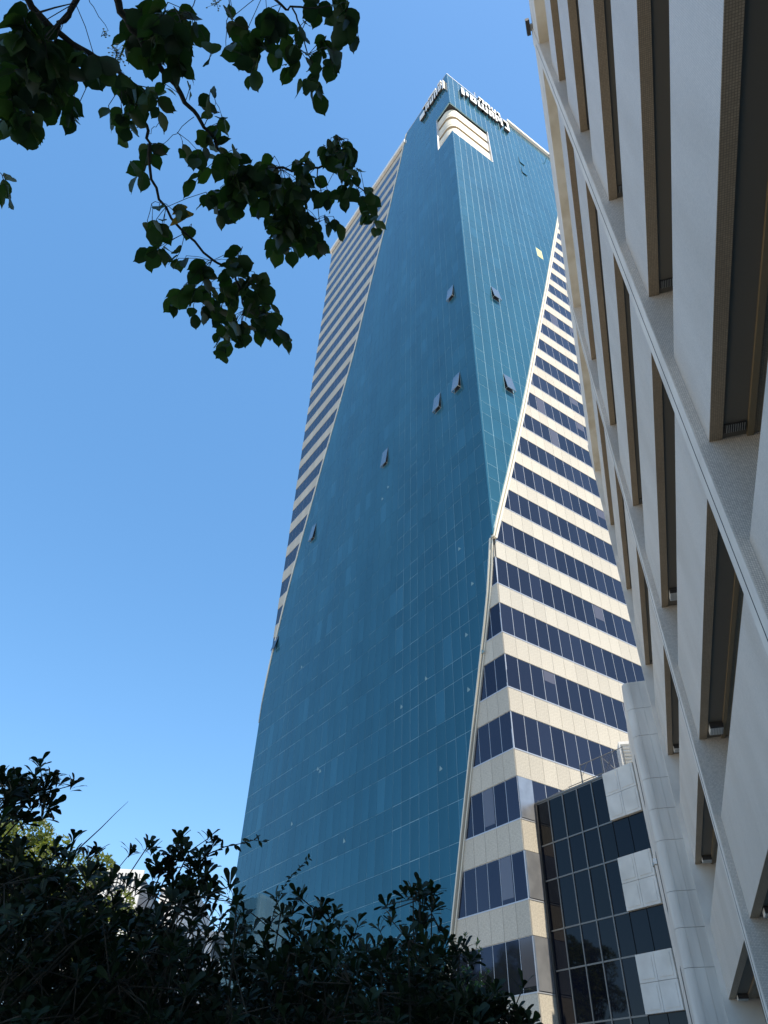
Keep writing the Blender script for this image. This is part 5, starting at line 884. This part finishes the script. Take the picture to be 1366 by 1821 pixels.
for si, r0, pts, n, sz in SHOOTS:
    sh = shrubs[si]; base = Vector(sh.location); rs = random.Random(int(sz * 1000) + n)
    P = [Vector(p) for p in pts]; m = MB(); m.tube([p - base for p in P], [r0 * (1 - 0.75 * i / (len(P) - 1)) for i in range(len(P))], M_BRANCH, 5)
    f = base + Vector((0, 0, 0.9)); m.tube([f - base, (f + P[0]) / 2 - base + Vector((0, 0.05, 0)), P[0] - base], [r0 * 1.6, r0 * 1.2, r0], M_BRANCH, 5)
    o = m.build('shoot', sh)
    for i in range(n):
        t = (i + 0.5) / n * (len(P) - 1); k = int(t); p = P[k].lerp(P[k + 1], t - k); ax = (P[k + 1] - P[k]).normalized()
        for q in range(2 if n > 12 else 1):
            dr = (ax * 0.5 + Vector((rs.gauss(0, .7), rs.gauss(0, .5), rs.gauss(0, .7)))).normalized()
            me = tlib[rs.randrange(len(tlib))][0]
            l = link('leaf', me, o); l.matrix_local = Matrix.Translation(p - base) @ frame(dr, Vector((rs.gauss(0, .5), -0.8, 0.7)).normalized()).to_4x4() @ Matrix.Scale(sz * rs.uniform(.8, 1.3), 4)

# trees beyond: the sunlit one behind the shrubs and the park trees mirrored in the lowest windows
def far_tree(name, loc, h, crown_z, rx, rz, n, mats, size, label, seed, cat='tree', group=None, spire=False):
    t = empty(name, loc); tag(t, label, cat, group or ('park trees beyond the shrubs')); rs = random.Random(seed)
    m = MB(); m.tube([(0, 0, 0), (0.1, 0, h * 0.3), (0, 0.1, h * 0.6), (0.1, 0, h * 0.88)], [0.32, 0.24, 0.14, 0.05], M_BRANCH, 8)
    m.build('trunk', t, smooth=True)
    cl = []
    for i in range(26):
        if spire: z = rs.uniform(1.0, h * 0.97); r = rx * (1 - z / h) ** 0.7; th = rs.random() * 6.28; c = Vector((r * 0.5 * math.cos(th), r * 0.5 * math.sin(th), z)); cr = r * 0.6 + 0.1
        else:
            v = Vector((rs.gauss(0, 1), rs.gauss(0, 1), rs.gauss(0, 1))).normalized() * rs.uniform(.45, 1)
            c = Vector((v.x * rx, v.y * rx, crown_z + v.z * rz)); cr = rx * rs.uniform(.22, .4)
            m2 = MB(); m2.tube([(0, 0, h * 0.45), tuple((Vector((0, 0, h * 0.5)) + c) / 2 + Vector((0, 0, -.2))), tuple(c)], [0.1, 0.05, 0.02], M_BRANCH, 5, False); m2.build('limb', t)
        cl.append((c, cr))
    f = MB()
    for i in range(n):
        c, cr = cl[rs.randrange(len(cl))]
        v = Vector((rs.gauss(0, 1), rs.gauss(0, 1), rs.gauss(0, 1))).normalized() * cr * rs.uniform(0.5, 1.0) ** 0.5
        p = c + v; a = Vector((rs.gauss(0, 1), rs.gauss(0, 1), rs.gauss(0, 1))).normalized(); b_ = a.cross(Vector((rs.gauss(0, 1), rs.gauss(0, 1), rs.gauss(0, 1)))).normalized()
        s = size * rs.uniform(.6, 1.3)
        f.poly([p - a * s, p + b_ * s * .45, p + a * s, p - b_ * s * .45], mats[rs.randrange(len(mats))])
    o = f.build('crown', t); o['kind'] = 'stuff'
far_tree('sunlit_tree', (-16.2, 41.7, 0), 14.2, 11.2, 3.3, 3.0, 12000, M_SUNTREE, 0.13, 'yellow green sunlit tree showing behind the tall dark shrub', 51)
far_tree('sunlit_tree', (-14.0, 44.5, 0), 9.5, 7.6, 2.2, 1.9, 5000, M_SUNTREE, 0.13, 'lower sunlit tree glimpsed through gaps in the dark shrubs', 52)
far_tree('sunlit_tree', (-19.9, 40.3, 0), 15.2, 12.4, 2.6, 2.6, 9000, M_SUNTREE, 0.13, 'sunlit yellow green tree at the far left edge between two dark clumps', 57)
far_tree('park_tree', (-31.0, 50.5, 0), 18.0, 12.0, 2.7, 5.0, 9000, [M_SHRUB[1], M_LEAF[2]], 0.2, 'tall dark park tree mirrored in the lowest window row', 53)
far_tree('park_tree', (-29.0, 58.0, 0), 11.0, 7.5, 2.6, 3.4, 6000, [M_SHRUB[1], M_LEAF[2]], 0.2, 'shorter rounded park tree mirrored beside the tall one', 54)
far_tree('cypress_tree', (-34.5, 41.5, 0), 13.0, 9, 1.4, 5, 4000, [M_LEAF[0], M_LEAF[2]], 0.16, 'slim cypress mirrored at the left of the lowest windows', 55, spire=True)
far_tree('cypress_tree', (-33.5, 44.8, 0), 12.2, 9, 1.7, 5, 4000, [M_LEAF[0], M_LEAF[2]], 0.16, 'broader cypress mirrored next to the slim one', 56, spire=True)

# distant white buildings glimpsed through the shrubs
M_FARW = noise_mat('far_white_wall', (0.66, 0.66, 0.65), (0.76, 0.76, 0.75), 0.5, 0.7)
M_LOUV = mat('louvre_shadow', (0.16, 0.17, 0.19), 0.6)[0]
db = empty('distant_building', (-24.5, 66.9, 0), R(4)); tag(db, 'distant white building with a vertically louvred roof screen behind the shrubs', 'building', 'distant white buildings')
m = MB(); m.box(0, 4.9, 0, 10, 0, 15.6, M_FARW); m.build('wall', db)
m = MB(); m.box(0.1, 4.7, 0.12, 9.8, 15.6, 19.2, M_LOUV); m.build('plant_room', db)
m = MB(); m.box(0.0, 4.8, 0.0, 0.3, 19.2, 19.5, M_FARW); m.box(4.55, 4.8, -0.02, 0.3, 15.6, 19.2, M_FARW); m.box(0, 4.5, 0, 0.2, 15.6, 15.9, M_FARW); m.box(0, 4.5, 0, 0.2, 17.3, 17.45, M_FARW); m.build('screen_frame', db)
for i in range(15):
    s = MB(); s.box(0.1 + i * 0.3, 0.25 + i * 0.3, -0.02, 0.1, 15.9, 19.2, M_FARW); s.build('louvre', db)
for zi in range(4):
    for xi in range(3):
        s = MB(); s.box(0.5 + xi * 1.5, 1.5 + xi * 1.5, -0.03, 0.02, 2 + zi * 3.3, 3.6 + zi * 3.3, M_WINB); s.build('window', db)
db2 = empty('distant_building', (-18.5, 69.5, 0), R(3)); tag(db2, 'distant stepped white building glimpsed between the shrub and the tower edge', 'building', 'distant white buildings')
m = MB(); m.box(0, 3.4, 0, 9, 0, 18.4, M_FARW); m.box(3.4, 6.6, 0.3, 9, 0, 15.6, M_FARW); m.build('wall', db2)
m = MB(); m.box(-0.1, 3.5, -0.1, 0.2, 18.4, 18.7, M_FARW); m.build('parapet', db2)
for zi in range(5):
    for xi in range(4):
        s = MB(); s.box(0.4 + xi * 1.6, 1.4 + xi * 1.6, -0.03 if xi < 2 else 0.27, 0.05 if xi < 2 else 0.35, 1.6 + zi * 3.0, 3.2 + zi * 3.0, M_WINB); s.build('window', db2)
